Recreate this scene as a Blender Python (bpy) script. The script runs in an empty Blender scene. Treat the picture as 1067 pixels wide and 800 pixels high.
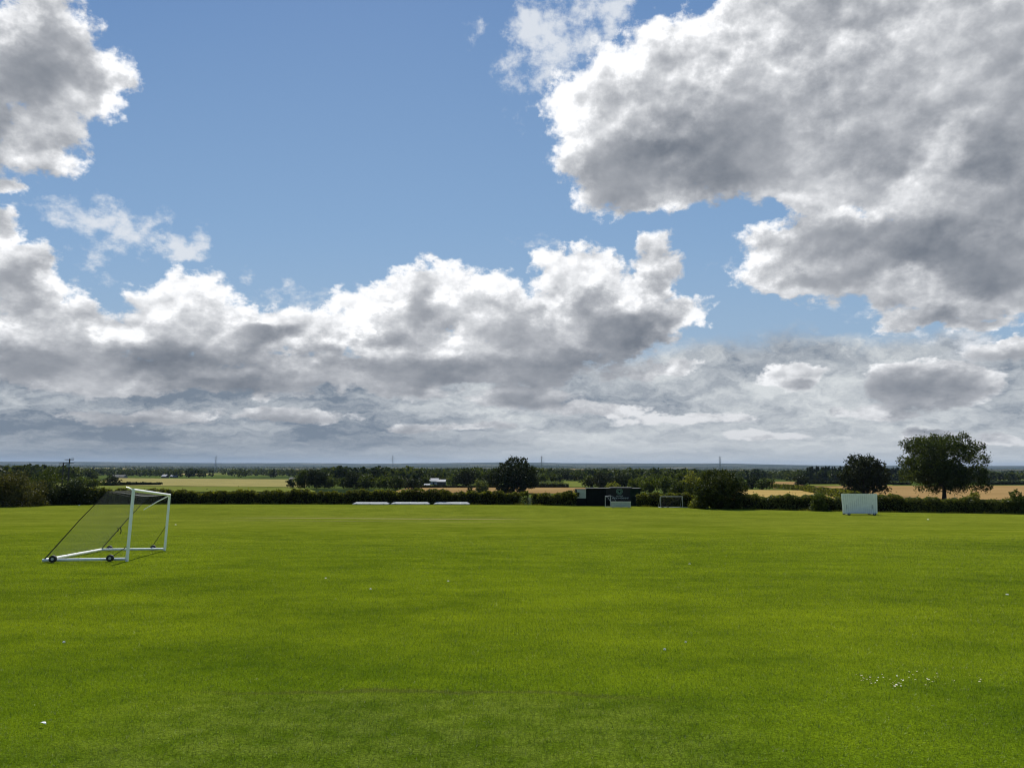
import bpy, bmesh, math, random
import numpy as np
from mathutils import Vector, Matrix

scene = bpy.context.scene
COL = scene.collection
R = math.radians
rng = np.random.default_rng(11)
random.seed(11)

# ------------------------------------------------------------------ camera
FPX = 791.0                      # focal length in pixels of the 1067 px wide photograph
PITCH, ROLL = R(6.1), R(0.2)
EYE = 1.6
cam_d = bpy.data.cameras.new('camera')
cam = bpy.data.objects.new('camera', cam_d)
COL.objects.link(cam)
cam_d.sensor_width = 36.0
cam_d.lens = 36.0 * FPX / 1067.0
cam_d.clip_start = 0.05
cam_d.clip_end = 120000.0
CAM_M = Matrix.Rotation(R(90) + PITCH, 4, 'X') @ Matrix.Rotation(ROLL, 4, 'Z')
cam.matrix_world = Matrix.Translation((0, 0, EYE)) @ CAM_M
scene.camera = cam
C3 = np.array(CAM_M.to_3x3())


def ray(px, py):
    """direction of a pixel of the photograph (1067 x 800)"""
    v = C3 @ np.array([(px - 533.5) / FPX, -(py - 400.0) / FPX, -1.0])
    return v / np.linalg.norm(v)


# ------------------------------------------------------------------ sun
SUN_EL, SUN_AZ = R(47), R(-13)   # azimuth measured from +Y towards +X
sun_dir = Vector((math.sin(SUN_AZ) * math.cos(SUN_EL), math.cos(SUN_AZ) * math.cos(SUN_EL), math.sin(SUN_EL)))
sd = bpy.data.lights.new('sun', 'SUN')
sd.energy = 4.2
sd.angle = R(0.5)
sd.color = (1.0, 0.95, 0.86)
so = bpy.data.objects.new('sun', sd)
COL.objects.link(so)
so.rotation_euler = sun_dir.to_track_quat('Z', 'Y').to_euler()
so.location = (0, 0, 60)

scene.view_settings.view_transform = 'Standard'
scene.view_settings.look = 'None'
scene.view_settings.gamma = 1.0
scene.view_settings.use_curve_mapping = False
EXPOSURE = 0.92
scene.view_settings.exposure = EXPOSURE
cy = scene.cycles
cy.max_bounces = 6
cy.diffuse_bounces = 3
cy.glossy_bounces = 2
cy.transmission_bounces = 4
cy.transparent_max_bounces = 8
cy.volume_bounces = 1
cy.use_denoising = True
cy.denoising_prefilter = 'ACCURATE'
cy.caustics_reflective = False
cy.caustics_refractive = False
cy.use_adaptive_sampling = True
cy.adaptive_threshold = 0.01
cy.filter_width = 1.1


# ------------------------------------------------------------------ node helper
class NT:
    def __init__(self, tree):
        self.t = tree
        self.n = tree.nodes
        self.l = tree.links

    def node(self, typ, ins=None, **props):
        nd = self.n.new(typ)
        for k, v in props.items():
            setattr(nd, k, v)
        for k, v in (ins or {}).items():
            self.put(nd.inputs[k], v)
        return nd

    def put(self, sock, v):
        if isinstance(v, bpy.types.NodeSocket):
            self.l.new(v, sock)
        elif v is not None:
            sock.default_value = v

    def m(self, op, a, b=None, c=None, clamp=False):
        nd = self.n.new('ShaderNodeMath')
        nd.operation = op
        nd.use_clamp = clamp
        for i, v in enumerate((a, b, c)):
            if v is not None:
                self.put(nd.inputs[i], v)
        return nd.outputs[0]

    def v(self, op, a, b=None, s=None):
        nd = self.n.new('ShaderNodeVectorMath')
        nd.operation = op
        self.put(nd.inputs[0], a)
        if b is not None:
            self.put(nd.inputs[1], b)
        if s is not None:
            self.put(nd.inputs['Scale'], s)
        return nd.outputs['Value'] if op in ('LENGTH', 'DOT_PRODUCT', 'DISTANCE') else nd.outputs['Vector']

    def noise(self, vec, scale, detail=4.0, rough=0.5, lac=2.0, dist=0.0, color=False):
        nd = self.node('ShaderNodeTexNoise', {'Vector': vec, 'Scale': scale, 'Detail': detail, 'Roughness': rough,
                                              'Lacunarity': lac, 'Distortion': dist})
        return nd.outputs['Color' if color else 'Fac']

    def ramp(self, x, a, b, lo=0.0, hi=1.0, smooth=True):
        nd = self.node('ShaderNodeMapRange', {'Value': x, 'From Min': a, 'From Max': b, 'To Min': lo, 'To Max': hi})
        nd.interpolation_type = 'SMOOTHSTEP' if smooth else 'LINEAR'
        nd.clamp = True
        return nd.outputs['Result']

    def mix(self, f, a, b, blend='MIX'):
        nd = self.n.new('ShaderNodeMix')
        nd.data_type = 'RGBA'
        nd.blend_type = blend
        self.put(nd.inputs[0], f)
        for s, v in ((nd.inputs[6], a), (nd.inputs[7], b)):
            if isinstance(v, tuple) and len(v) == 3:
                v = (*v, 1.0)
            self.put(s, v)
        return nd.outputs[2]

    def comb(self, x, y, z=0.0):
        return self.node('ShaderNodeCombineXYZ', {'X': x, 'Y': y, 'Z': z}).outputs[0]

    def sep(self, v):
        return self.node('ShaderNodeSeparateXYZ', {'Vector': v}).outputs


# ------------------------------------------------------------------ sky: Sky Texture with clouds
def lin(r, g, b):
    f = lambda c: ((c / 255 + 0.055) / 1.055) ** 2.4 if c > 10 else c / 255 / 12.92
    return (f(r), f(g), f(b))


def uv_of(px, py):
    d = ray(px, py)
    return d[0] / d[1], d[2] / d[1]


# clouds as seen from the field: centre, half sizes, tilt, thickness (pixels are turned into directions)
CUMULUS = [
    # top left
    (30, 55, 85, 80, 0, 1.0), (88, 75, 52, 50, 0, .8), (42, 140, 58, 50, 0, .8), (-60, 110, 90, 120, 0, 1.2),
    # left edge
    (-5, 203, 30, 18, 0, .7), (0, 245, 30, 22, 0, .7), (10, 295, 55, 40, 0, .9), (-70, 260, 80, 90, 0, 1.0),
    # long bank
    (60, 345, 110, 48, 0, 1.0), (170, 330, 90, 50, -8, 1.0), (255, 350, 80, 38, 0, .9), (340, 350, 80, 36, 0, .9),
    (410, 330, 75, 48, -10, 1.0), (452, 300, 52, 40, 0, .9), (505, 325, 60, 50, 0, 1.0),
    (560, 345, 80, 48, 0, 1.1), (610, 305, 48, 44, 0, 1.0), (640, 330, 66, 50, 0, 1.1), (680, 285, 30, 38, 0, .8), (700, 325, 44, 24, -5, .8),
    (565, 372, 90, 28, -6, 1.0), (440, 370, 120, 34, 0, .8),
    (110, 385, 190, 26, 0, .9), (330, 390, 200, 22, 0, .8), (525, 384, 120, 20, -3, .9),
    # big right cloud
    (660, 150, 100, 82, 0, 1.2), (760, 110, 150, 115, 0, 1.5), (900, 90, 190, 150, 0, 1.6), (1060, 100, 190, 190, 0, 1.7),
    (700, 205, 50, 34, 0, .7), (860, -40, 140, 80, 0, 1.0),
    (900, 262, 130, 46, -3, 1.1), (1020, 270, 150, 70, 0, 1.3), (830, 285, 62, 26, -5, .8), (1010, 225, 120, 50, 0, .9),
    # small ones
    (830, 388, 36, 20, 0, 1.3), (972, 402, 70, 26, 0, 1.4), (915, 428, 44, 10, 0, .7), (690, 382, 46, 9, 0, .6), (545, 414, 60, 15, 0, .8), (425, 406, 46, 12, 0, .7), (620, 424, 60, 9, 0, .6),
    (300, 430, 70, 9, 0, .6), (140, 434, 80, 9, 0, .6), (720, 436, 70, 7, 0, .6), (800, 452, 60, 5, 0, .5), (955, 452, 44, 8, 0, .7),
    (1045, 460, 40, 9, 0, .7), (480, 446, 70, 5, 0, .5), (1045, 372, 50, 14, 0, .8),  (1000, 335, 90, 14, 0, .7),
]
SHADED = [   # thick, shaded hearts and flat bases of the clouds: centre, half sizes, tilt, strength
    (35, 60, 75, 62, -30, .8), (-20, 120, 50, 70, 0, .7),
    (660, 182, 75, 48, -20, 1.15), (765, 168, 130, 56, -8, .75), (1055, 80, 60, 60, 0, .35),
    (930, 254, 150, 34, -4, 1.1), (1050, 262, 90, 40, 0, 1.0), (860, 285, 60, 14, -4, .7), (1040, 180, 60, 60, 0, .5),
    (578, 386, 108, 24, -7, 1.2), (645, 350, 62, 32, -25, 1.1), (447, 387, 115, 20, 0, 1.1), (448, 308, 20, 40, 10, .8), (540, 345, 60, 26, 0, .7),
    (170, 374, 150, 24, 0, .85), (40, 382, 120, 28, 0, .85), (285, 352, 48, 16, 0, .9), (250, 398, 180, 22, 0, .65), (90, 322, 70, 14, 0, .5), (610, 315, 22, 24, 0, .6),
    (834, 398, 36, 9, 0, .8), (962, 408, 80, 26, 0, 1.3), (1050, 378, 50, 12, 0, .7), (550, 420, 60, 10, 0, .6), (140, 440, 90, 8, 0, .8), (300, 436, 80, 8, 0, .7), (5, 300, 40, 22, 0, .6), (395, 350, 40, 14, 0, .5), (350, 407, 110, 16, 0, .5),
]
SUNNY = [
    (880, 50, 190, 80, 0, .55), (1010, 110, 130, 110, 0, .45), (860, 140, 110, 60, 0, .35),
    (985, 150, 34, 70, 15, 1.0), (960, 190, 60, 26, -10, .8), (835, 205, 60, 16, 0, .7), (880, 222, 60, 12, -5, .8), (600, 120, 34, 50, 25, .8),
    (700, 228, 60, 10, 0, .7), (735, 60, 60, 40, -30, .6), (860, 40, 90, 30, 0, .5), (500, 345, 46, 30, 0, .7), (370, 335, 46, 34, 0, .8),
    (680, 300, 34, 26, 0, .6), (1010, 312, 80, 22, 0, .6), (115, 95, 22, 55, 0, .8), (60, 168, 50, 18, 0, .6), (110, 345, 44, 12, 0, .6),
]
WISPS = [
    (585, 55, 62, 80, 25, .85), (636, 22, 24, 52, 10, .7), (548, 40, 30, 62, 15, .8),
    (108, 228, 108, 30, 14, .74), (178, 250, 48, 20, 14, .95), (95, 278, 30, 18, 0, .45), (255, 289, 18, 9, 0, .5),
    (330, 312, 110, 22, 0, .45), (1000, 310, 120, 40, 0, .6), (760, 270, 20, 8, 0, .25), (575, 260, 22, 10, 0, .2),
    (498, 28, 12, 14, 0, .25), (1010, 360, 60, 24, 0, .45),
]


def build_world(strength=0.06):
    w = bpy.data.worlds.new('World')
    scene.world = w
    w.use_nodes = True
    T = NT(w.node_tree)
    T.n.clear()
    gain = 1.0 / (strength * 2 ** EXPOSURE)     # picture value -> colour before the Background strength

    sky = T.n.new('ShaderNodeTexSky')
    sky.sky_type = 'NISHITA'
    sky.sun_disc = False
    sky.sun_elevation = SUN_EL
    sky.sun_rotation = SUN_AZ
    sky.altitude = 60
    sky.air_density = 1.0
    sky.dust_density = 0.25
    sky.ozone_density = 2.0

    d = T.node('ShaderNodeTexCoord').outputs['Generated']
    d = T.v('NORMALIZE', d)
    dir0 = d
    x0, y0, z0 = T.sep(d)
    zq = T.m('ADD', T.m('MAXIMUM', z0, 0), .05)
    d = T.comb(x0, y0, T.m('MULTIPLY_ADD', T.m('LOGARITHM', zq, math.e), .11, z0))   # clouds flatten far away
    # billowing edges: two sizes of turbulence
    w1 = T.v('SUBTRACT', T.noise(d, 7.0, 2.0, .5, color=True), (.5, .5, .5))
    w2 = T.v('SUBTRACT', T.noise(d, 26.0, 4.0, .58, color=True), (.5, .5, .5))
    flat = T.ramp(z0, .02, .22, .25, 1)
    squash = T.comb(T.ramp(z0, .0, .15, .5, 1), 1.0, flat)
    dw = T.v('ADD', T.v('SCALE', w1, s=.085), T.v('SCALE', w2, s=.046))
    dw = T.v('ADD', dir0, T.v('MULTIPLY', dw, squash))

    def uv(vec, raise_by=0.0, right=0.0):
        x, y, z = T.sep(vec)
        y = T.m('MAXIMUM', T.m('ABSOLUTE', y), .05)
        u, v_ = T.m('DIVIDE', x, y), T.m('DIVIDE', z, y)
        return u, v_

    u, v_ = uv(dw)
    P = T.comb(u, v_)

    def blobs(P, table, k):
        acc = None
        px_, py_, _ = T.sep(P)
        for i, (cx, cy_, rx, ry, rot, wt) in enumerate(table):
            if i % 3 == 1:          # z is scaled away below; it only makes the chain sequential
                P = T.comb(px_, py_, acc)
            a = uv_of(cx, cy_)
            ux = uv_of(cx + 1, cy_)
            uy = uv_of(cx, cy_ - 1)
            sx = rx * math.hypot(ux[0] - a[0], ux[1] - a[1])
            sy = ry * math.hypot(uy[0] - a[0], uy[1] - a[1])
            mp = T.n.new('ShaderNodeMapping')
            mp.vector_type = 'TEXTURE'
            T.put(mp.inputs['Vector'], P)
            mp.inputs['Location'].default_value = (a[0], a[1], 0)
            mp.inputs['Rotation'].default_value = (0, 0, R(-rot))
            mp.inputs['Scale'].default_value = (sx, sy, 1e6)
            f = T.m('MULTIPLY_ADD', T.v('LENGTH', mp.outputs[0]), -wt, wt)
            acc = f if acc is None else T.m('SMOOTH_MAX', acc, f, k)
        return acc

    M = blobs(P, CUMULUS, .18)
    # the same clouds sampled a little nearer to the sun: how much cloud the light has crossed
    Ps = T.v('ADD', P, (-.012, .050, 0))
    M1 = blobs(Ps, CUMULUS, .18)
    Wm = blobs(P, WISPS, .12)
    Sh = T.ramp(blobs(P, SHADED, .25), -.05, .75)
    Sn = T.ramp(blobs(P, SUNNY, .2), .0, .8)

    wd = T.v('ADD', d, T.v('SCALE', w2, s=.035))
    ds = T.v('ADD', d, (-.004, 0, .013))
    wds = T.v('ADD', wd, (-.005, 0, .020))
    fine = T.m('SUBTRACT', T.noise(d, 34.0, 7.0, .62), .5)
    mid = T.m('SUBTRACT', T.noise(wd, 13.0, 2.0, .5), .5)
    fine1 = T.m('SUBTRACT', T.noise(ds, 34.0, 4.0, .62), .5)
    mid1 = T.m('SUBTRACT', T.noise(wds, 13.0, 2.0, .5), .5)

    def puffs(vec):
        vd = T.node('ShaderNodeTexVoronoi', {'Vector': vec, 'Scale': 21.0, 'Detail': 2.0, 'Roughness': .5},
                    feature='F1', normalize=True).outputs['Distance']
        return T.m('SUBTRACT', .42, vd)
    puff, puff1 = puffs(wd), puffs(wds)

    def turb(f, m_, p):
        return T.m('MULTIPLY_ADD', p, .62, T.m('MULTIPLY_ADD', m_, .85, T.m('MULTIPLY', f, 1.10)))
    F, F1 = turb(fine, mid, puff), turb(fine1, mid1, puff1)
    D = T.m('ADD', M, F)
    Dw = T.m('MULTIPLY_ADD', fine, 2.2, Wm)

    a_c = T.ramp(D, .02, .29)
    a_w = T.m('MULTIPLY', T.ramp(Dw, .05, .75), .9)

    # light: depth of cloud here and towards the sun, and the slope of the lumps to the sun
    relief = T.m('SUBTRACT', T.m('SUBTRACT', F, F1), T.m('MULTIPLY', T.m('SUBTRACT', fine, fine1), .55))
    D0p = T.m('MAXIMUM', D, 0)
    D1p = T.m('MAXIMUM', T.m('ADD', M1, F1), 0)
    D0p = T.m('DIVIDE', D0p, T.m('MULTIPLY_ADD', D0p, .9, 1.0))
    D1p = T.m('DIVIDE', D1p, T.m('MULTIPLY_ADD', D1p, .9, 1.0))
    depth = T.m('ADD', T.m('MULTIPLY', D0p, .55), T.m('MULTIPLY', D1p, 1.5))
    depth = T.m('MULTIPLY_ADD', Sh, 1.25, depth)
    depth = T.m('MULTIPLY_ADD', Sn, -.60, depth)
    depth = T.m('SUBTRACT', depth, T.m('MULTIPLY', relief, 2.1))
    lit = T.m('EXPONENT', T.m('MULTIPLY', T.m('MAXIMUM', depth, 0), -1.22))
    big = T.noise(d, 6.5, 5.0, .6)
    lit = T.m('ADD', lit, T.ramp(big, .32, .72, -.10, .22, smooth=False), clamp=True)
    z9 = T.m('DIVIDE', z0, T.m('MAXIMUM', T.m('ABSOLUTE', y0), .05))
    lit = T.m('MULTIPLY', lit, T.ramp(z9, .02, .17, .62, 1))
    grey = tuple(c * gain for c in lin(118, 125, 136))
    white = tuple(c * gain * 1.05 for c in lin(252, 253, 255))
    c_col = T.mix(lit, grey, white)

    # layered deck that closes up towards the horizon
    x, y, z = x0, y0, z0
    ad = T.m('MAXIMUM', T.m('ABSOLUTE', y), .05)
    elev = T.m('DIVIDE', z, ad)
    az = T.m('DIVIDE', x, ad)
    lg = T.m('LOGARITHM', T.m('ADD', T.m('MAXIMUM', elev, 0), .035), math.e)
    w1x, w1y, _ = T.sep(w1)
    px_ = T.m('ADD', T.m('MULTIPLY', az, 4.6), T.m('MULTIPLY', w1x, .5))
    pz_ = T.m('ADD', T.m('MULTIPLY', lg, 1.55), T.m('MULTIPLY', w1y, .45))
    pl = T.comb(px_, y, pz_)
    pl = T.v('ADD', pl, T.v('SCALE', w2, s=.45))
    pl_up = T.v('ADD', pl, (-.02, 0, .11))
    st = T.noise(pl, 1.25, 8.0, .60)
    st_up = T.noise(pl_up, 1.25, 7.0, .60)
    st2 = T.noise(T.v('ADD', pl, (7.3, 2.1, 4.4)), 1.1, 6.0, .58)
    cov = T.ramp(elev, .09, .215, .42, -.62, smooth=False)
    cov = T.m('ADD', cov, T.ramp(az, .12, .34, .06, .30))
    dd = T.m('ADD', T.m('SUBTRACT', st, .5), cov)
    a_d = T.m('MULTIPLY', T.ramp(dd, -.08, .22), T.ramp(elev, -.01, .03, .7, .96))
    dk = T.m('MULTIPLY', T.m('SUBTRACT', st, st_up), 2.6)
    dk = T.m('MULTIPLY_ADD', T.m('SUBTRACT', st2, .5), 2.4, dk)
    dk = T.m('MULTIPLY', dk, T.ramp(elev, .0, .07, .25, 1))
    dk = T.m('ADD', dk, T.ramp(az, -.5, .35, .10, .55))
    dk = T.m('ADD', dk, T.ramp(elev, .08, .15, .10, -.06))
    dk = T.m('MULTIPLY_ADD', Sh, -.35, dk, clamp=True)
    d_dark = tuple(c * gain for c in lin(118, 130, 145))
    d_lite = tuple(c * gain for c in lin(216, 220, 222))
    d_col = T.mix(dk, d_dark, d_lite)

    base = sky.outputs[0]
    grad = T.mix(T.ramp(elev, .12, .80, smooth=False), (*[c * gain for c in lin(142, 176, 208)], 1), (*[c * gain for c in lin(82, 124, 180)], 1))
    base = T.mix(.85, base, grad)
    # pale air low over the land
    base = T.mix(T.ramp(elev, .0, .34, .75, 0), base, (*[c * gain for c in lin(160, 178, 196)], 1))
    colr = T.mix(T.m('MULTIPLY', a_d, T.ramp(y, -.1, .15, .4, 1)), base, d_col)
    w_col = tuple(c * gain for c in lin(226, 231, 238))
    colr = T.mix(a_w, colr, (*w_col, 1))
    front = T.ramp(y, -.05, .12)                # unseen clouds behind the viewer left out to lower the fill light
    colr = T.mix(T.m('MULTIPLY', a_c, front), colr, c_col)
    bg = T.node('ShaderNodeBackground', {'Color': colr, 'Strength': strength})
    out = T.n.new('ShaderNodeOutputWorld')
    T.l.new(bg.outputs[0], out.inputs['Surface'])
    w.cycles.sampling_method = 'MANUAL'
    w.cycles.sample_map_resolution = 512


build_world()

# ------------------------------------------------------------------ object helpers
def tag(o, label=None, cat=None, group=None, kind=None):
    if label: o['label'] = label
    if cat: o['category'] = cat
    if group: o['group'] = group
    if kind: o['kind'] = kind
    return o


def empty(name, loc, rz=0.0, label=None, cat=None, group=None):
    o = bpy.data.objects.new(name, None)
    COL.objects.link(o)
    o.location = loc
    o.rotation_euler = (0, 0, rz)
    o.empty_display_size = 0.3
    return tag(o, label, cat, group)


def link(name, me, mat, parent=None):
    o = bpy.data.objects.new(name, me)
    COL.objects.link(o)
    if mat is not None and not me.materials:
        me.materials.append(mat)
    if parent is not None:
        o.parent = parent
    return o


def np_mesh(name, V, F):
    """V (n,3), F (m,k): a mesh from arrays"""
    V = np.asarray(V, np.float32); F = np.asarray(F, np.int32)
    me = bpy.data.meshes.new(name)
    me.vertices.add(len(V)); me.vertices.foreach_set('co', V.ravel())
    k = F.shape[1]
    me.loops.add(F.size); me.loops.foreach_set('vertex_index', F.ravel())
    me.polygons.add(len(F))
    me.polygons.foreach_set('loop_start', np.arange(len(F), dtype=np.int32) * k)
    me.update(calc_edges=True)
    me.validate()
    return me


def copy_tree(o, parent=None):
    c = o.copy(); COL.objects.link(c)
    if parent is not None: c.parent = parent
    for ch in list(o.children): copy_tree(ch, c)
    return c


class MB:
    """collects boxes, bars, tubes and rings into one mesh"""
    def __init__(self): self.v = []; self.f = []

    def add(self, vs, fs):
        b = len(self.v); self.v += [tuple(p) for p in vs]; self.f += [tuple(b + i for i in f) for f in fs]

    def box(self, c, s, rot=None):
        vs = []
        for dx in (-.5, .5):
            for dy in (-.5, .5):
                for dz in (-.5, .5):
                    p = Vector((dx * s[0], dy * s[1], dz * s[2]))
                    if rot is not None: p = rot @ p
                    vs.append(p + Vector(c))
        self.add(vs, [(0, 1, 3, 2), (4, 6, 7, 5), (0, 4, 5, 1), (2, 3, 7, 6), (0, 2, 6, 4), (1, 5, 7, 3)])
        return self

    def tube(self, pts, rad, n=8, cap=True):
        pts = [Vector(p) for p in pts]
        rads = rad if isinstance(rad, (list, tuple)) else [rad] * len(pts)
        vs = []; fs = []
        for i, p in enumerate(pts):
            a = pts[max(i - 1, 0)]; b = pts[min(i + 1, len(pts) - 1)]
            t = (b - a).normalized()
            x = t.cross(Vector((0, 0, 1)) if abs(t.z) < .95 else Vector((0, 1, 0))).normalized()
            y = t.cross(x)
            for k in range(n):
                an = 2 * math.pi * k / n
                vs.append(p + (x * math.cos(an) + y * math.sin(an)) * rads[i])
        for i in range(len(pts) - 1):
            for k in range(n):
                fs.append((i * n + k, i * n + (k + 1) % n, (i + 1) * n + (k + 1) % n, (i + 1) * n + k))
        if cap:
            fs.append(tuple(range(n - 1, -1, -1))); fs.append(tuple(range((len(pts) - 1) * n, len(pts) * n)))
        self.add(vs, fs)
        return self

    def mesh(self, name='part', smooth=False, bevel=0.0):
        me = bpy.data.meshes.new(name)
        me.from_pydata(self.v, [], self.f)
        if bevel:
            bm = bmesh.new(); bm.from_mesh(me)
            bmesh.ops.recalc_face_normals(bm, faces=bm.faces)
            bmesh.ops.bevel(bm, geom=[e for e in bm.edges], offset=bevel, segments=2, affect='EDGES', clamp_overlap=True)
            bm.to_mesh(me); bm.free()
        else:
            bm = bmesh.new(); bm.from_mesh(me)
            bmesh.ops.recalc_face_normals(bm, faces=bm.faces)
            bm.to_mesh(me); bm.free()
        if smooth:
            for p in me.polygons: p.use_smooth = True
        return me

    def build(self, name, mat, parent=None, smooth=False, bevel=0.0):
        return link(name, self.mesh(name, smooth, bevel), mat, parent)


def new_mat(name):
    m = bpy.data.materials.new(name); m.use_nodes = True
    T = NT(m.node_tree); T.n.clear()
    out = T.n.new('ShaderNodeOutputMaterial')
    return m, T, out


def plain(name, col, rough=.6, metal=0.0, var=.12, scale=6.0, spec=.4):
    """painted or weathered surface with uneven tone"""
    m, T, out = new_mat(name)
    geo = T.node('ShaderNodeTexCoord').outputs['Object']
    n = T.noise(geo, scale, 5.0, .6)
    c = T.mix(T.ramp(n, .3, .7), tuple(x * (1 - var) for x in col), tuple(min(1, x * (1 + var)) for x in col))
    b = T.node('ShaderNodeBsdfPrincipled', {'Base Color': c, 'Roughness': rough, 'Metallic': metal, 'Specular IOR Level': spec})
    T.l.new(b.outputs[0], out.inputs[0])
    return m


# ------------------------------------------------------------------ lie of the land
_H = [(-400, 4), (-60, .9), (0, 1.6), (10, 2.28), (25, 3.2), (32, 3.62), (60, 5.05), (85, 6.05), (105, 6.75), (125, 7.05), (139, 7.25), (160, 7.9),
      (200, 9.0), (260, 10.3), (330, 11.6), (430, 13), (600, 15.2), (800, 17.5), (1100, 20), (1600, 23.5), (2500, 28), (4000, 33),
      (6000, 38), (8000, 41), (10000, 40), (13000, 25), (16000, -12), (18000, -42), (20000, -55), (26000, -50)]
_hx = np.arcsinh(np.array([a for a, _ in _H]) / 30.0)
_hy = np.array([float(b) for _, b in _H])


def _pchip_slopes(x, y):
    h = np.diff(x); d = np.diff(y) / h
    m = np.zeros_like(y); m[0], m[-1] = d[0], d[-1]
    for i in range(1, len(x) - 1):
        if d[i - 1] * d[i] > 0:
            w1, w2 = 2 * h[i] + h[i - 1], h[i] + 2 * h[i - 1]
            m[i] = (w1 + w2) / (w1 / d[i - 1] + w2 / d[i])
    return m


_hm = _pchip_slopes(_hx, _hy)


def gz(x, y):
    """height of the ground"""
    x = np.asarray(x, float); y = np.asarray(y, float)
    t = np.clip(np.arcsinh(y / 30.0), _hx[0], _hx[-1])
    i = np.clip(np.searchsorted(_hx, t) - 1, 0, len(_hx) - 2)
    h = _hx[i + 1] - _hx[i]; s = (t - _hx[i]) / h
    v = ((1 + 2 * s) * (1 - s) ** 2 * _hy[i] + s * (1 - s) ** 2 * h * _hm[i] + s * s * (3 - 2 * s) * _hy[i + 1] + s * s * (s - 1) * h * _hm[i + 1])
    z = EYE - v
    a = np.clip((y - 180) / 4000.0, 0, 1)
    z = z + a * 3.0 * (np.sin(x / 420.0 + 1.3) + .7 * np.sin(x / 170.0 + y / 900.0))
    b = np.clip((y - 9000) / 8000.0, 0, 1)
    z = z + b * (16 * np.sin(x / 2600.0 + .6) + 9 * np.sin(x / 900.0 + 2.0) - .002 * np.abs(x))
    for y1, a1, w1, k1 in ((5200, 7, 420, 1100.), (7600, 14, 520, 1500.), (10600, 26, 800, 2100.)):
        z = z + a1 * np.exp(-((y - y1 - 500 * np.sin(x / k1 + y1)) / w1) ** 2) * (.75 + .45 * np.sin(x / (k1 * .7) + a1))
    l = np.clip((y - 3) / 20, 0, 1) * np.clip((150 - y) / 30, 0, 1)
    z = z + l * .03 * (np.sin(x / 5.0 + .4) * np.sin(y / 6.0) + .6 * np.sin(x / 11.0 + y / 8.0))
    return z


def gzf(x, y): return float(gz(x, y))


def hit(px, py):
    """where the line of sight of a pixel meets the ground"""
    r = ray(px, py)
    t = 1.0
    while t < 30000:
        p = r * t
        if EYE + p[2] < gzf(p[0], p[1]): break
        t *= 1.01
    lo, hi = t / 1.01, t
    for _ in range(40):
        mi = (lo + hi) / 2; p = r * mi
        if EYE + p[2] < gzf(p[0], p[1]): hi = mi
        else: lo = mi
    p = r * hi
    return float(p[0]), float(p[1])


def X_at(px, d, py=505.0): return uv_of(px, py)[0] * d
def Z_at(px, py, d): return EYE + uv_of(px, py)[1] * d


def sheet(name, xs, ys, mat, dz=0.0):
    """ground sheet on a grid: xs, ys arrays of the same 2-D shape"""
    n, m = xs.shape
    V = np.stack([xs, ys, gz(xs, ys) + dz], -1).reshape(-1, 3)
    i = np.arange(n * m).reshape(n, m)
    F = np.stack([i[:-1, :-1], i[:-1, 1:], i[1:, 1:], i[1:, :-1]], -1).reshape(-1, 4)
    me = np_mesh(name, V, F)
    me.polygons.foreach_set('use_smooth', np.ones(len(F), bool)); me.update()
    o = link(name, me, mat)
    o['kind'] = 'structure'
    return o


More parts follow.
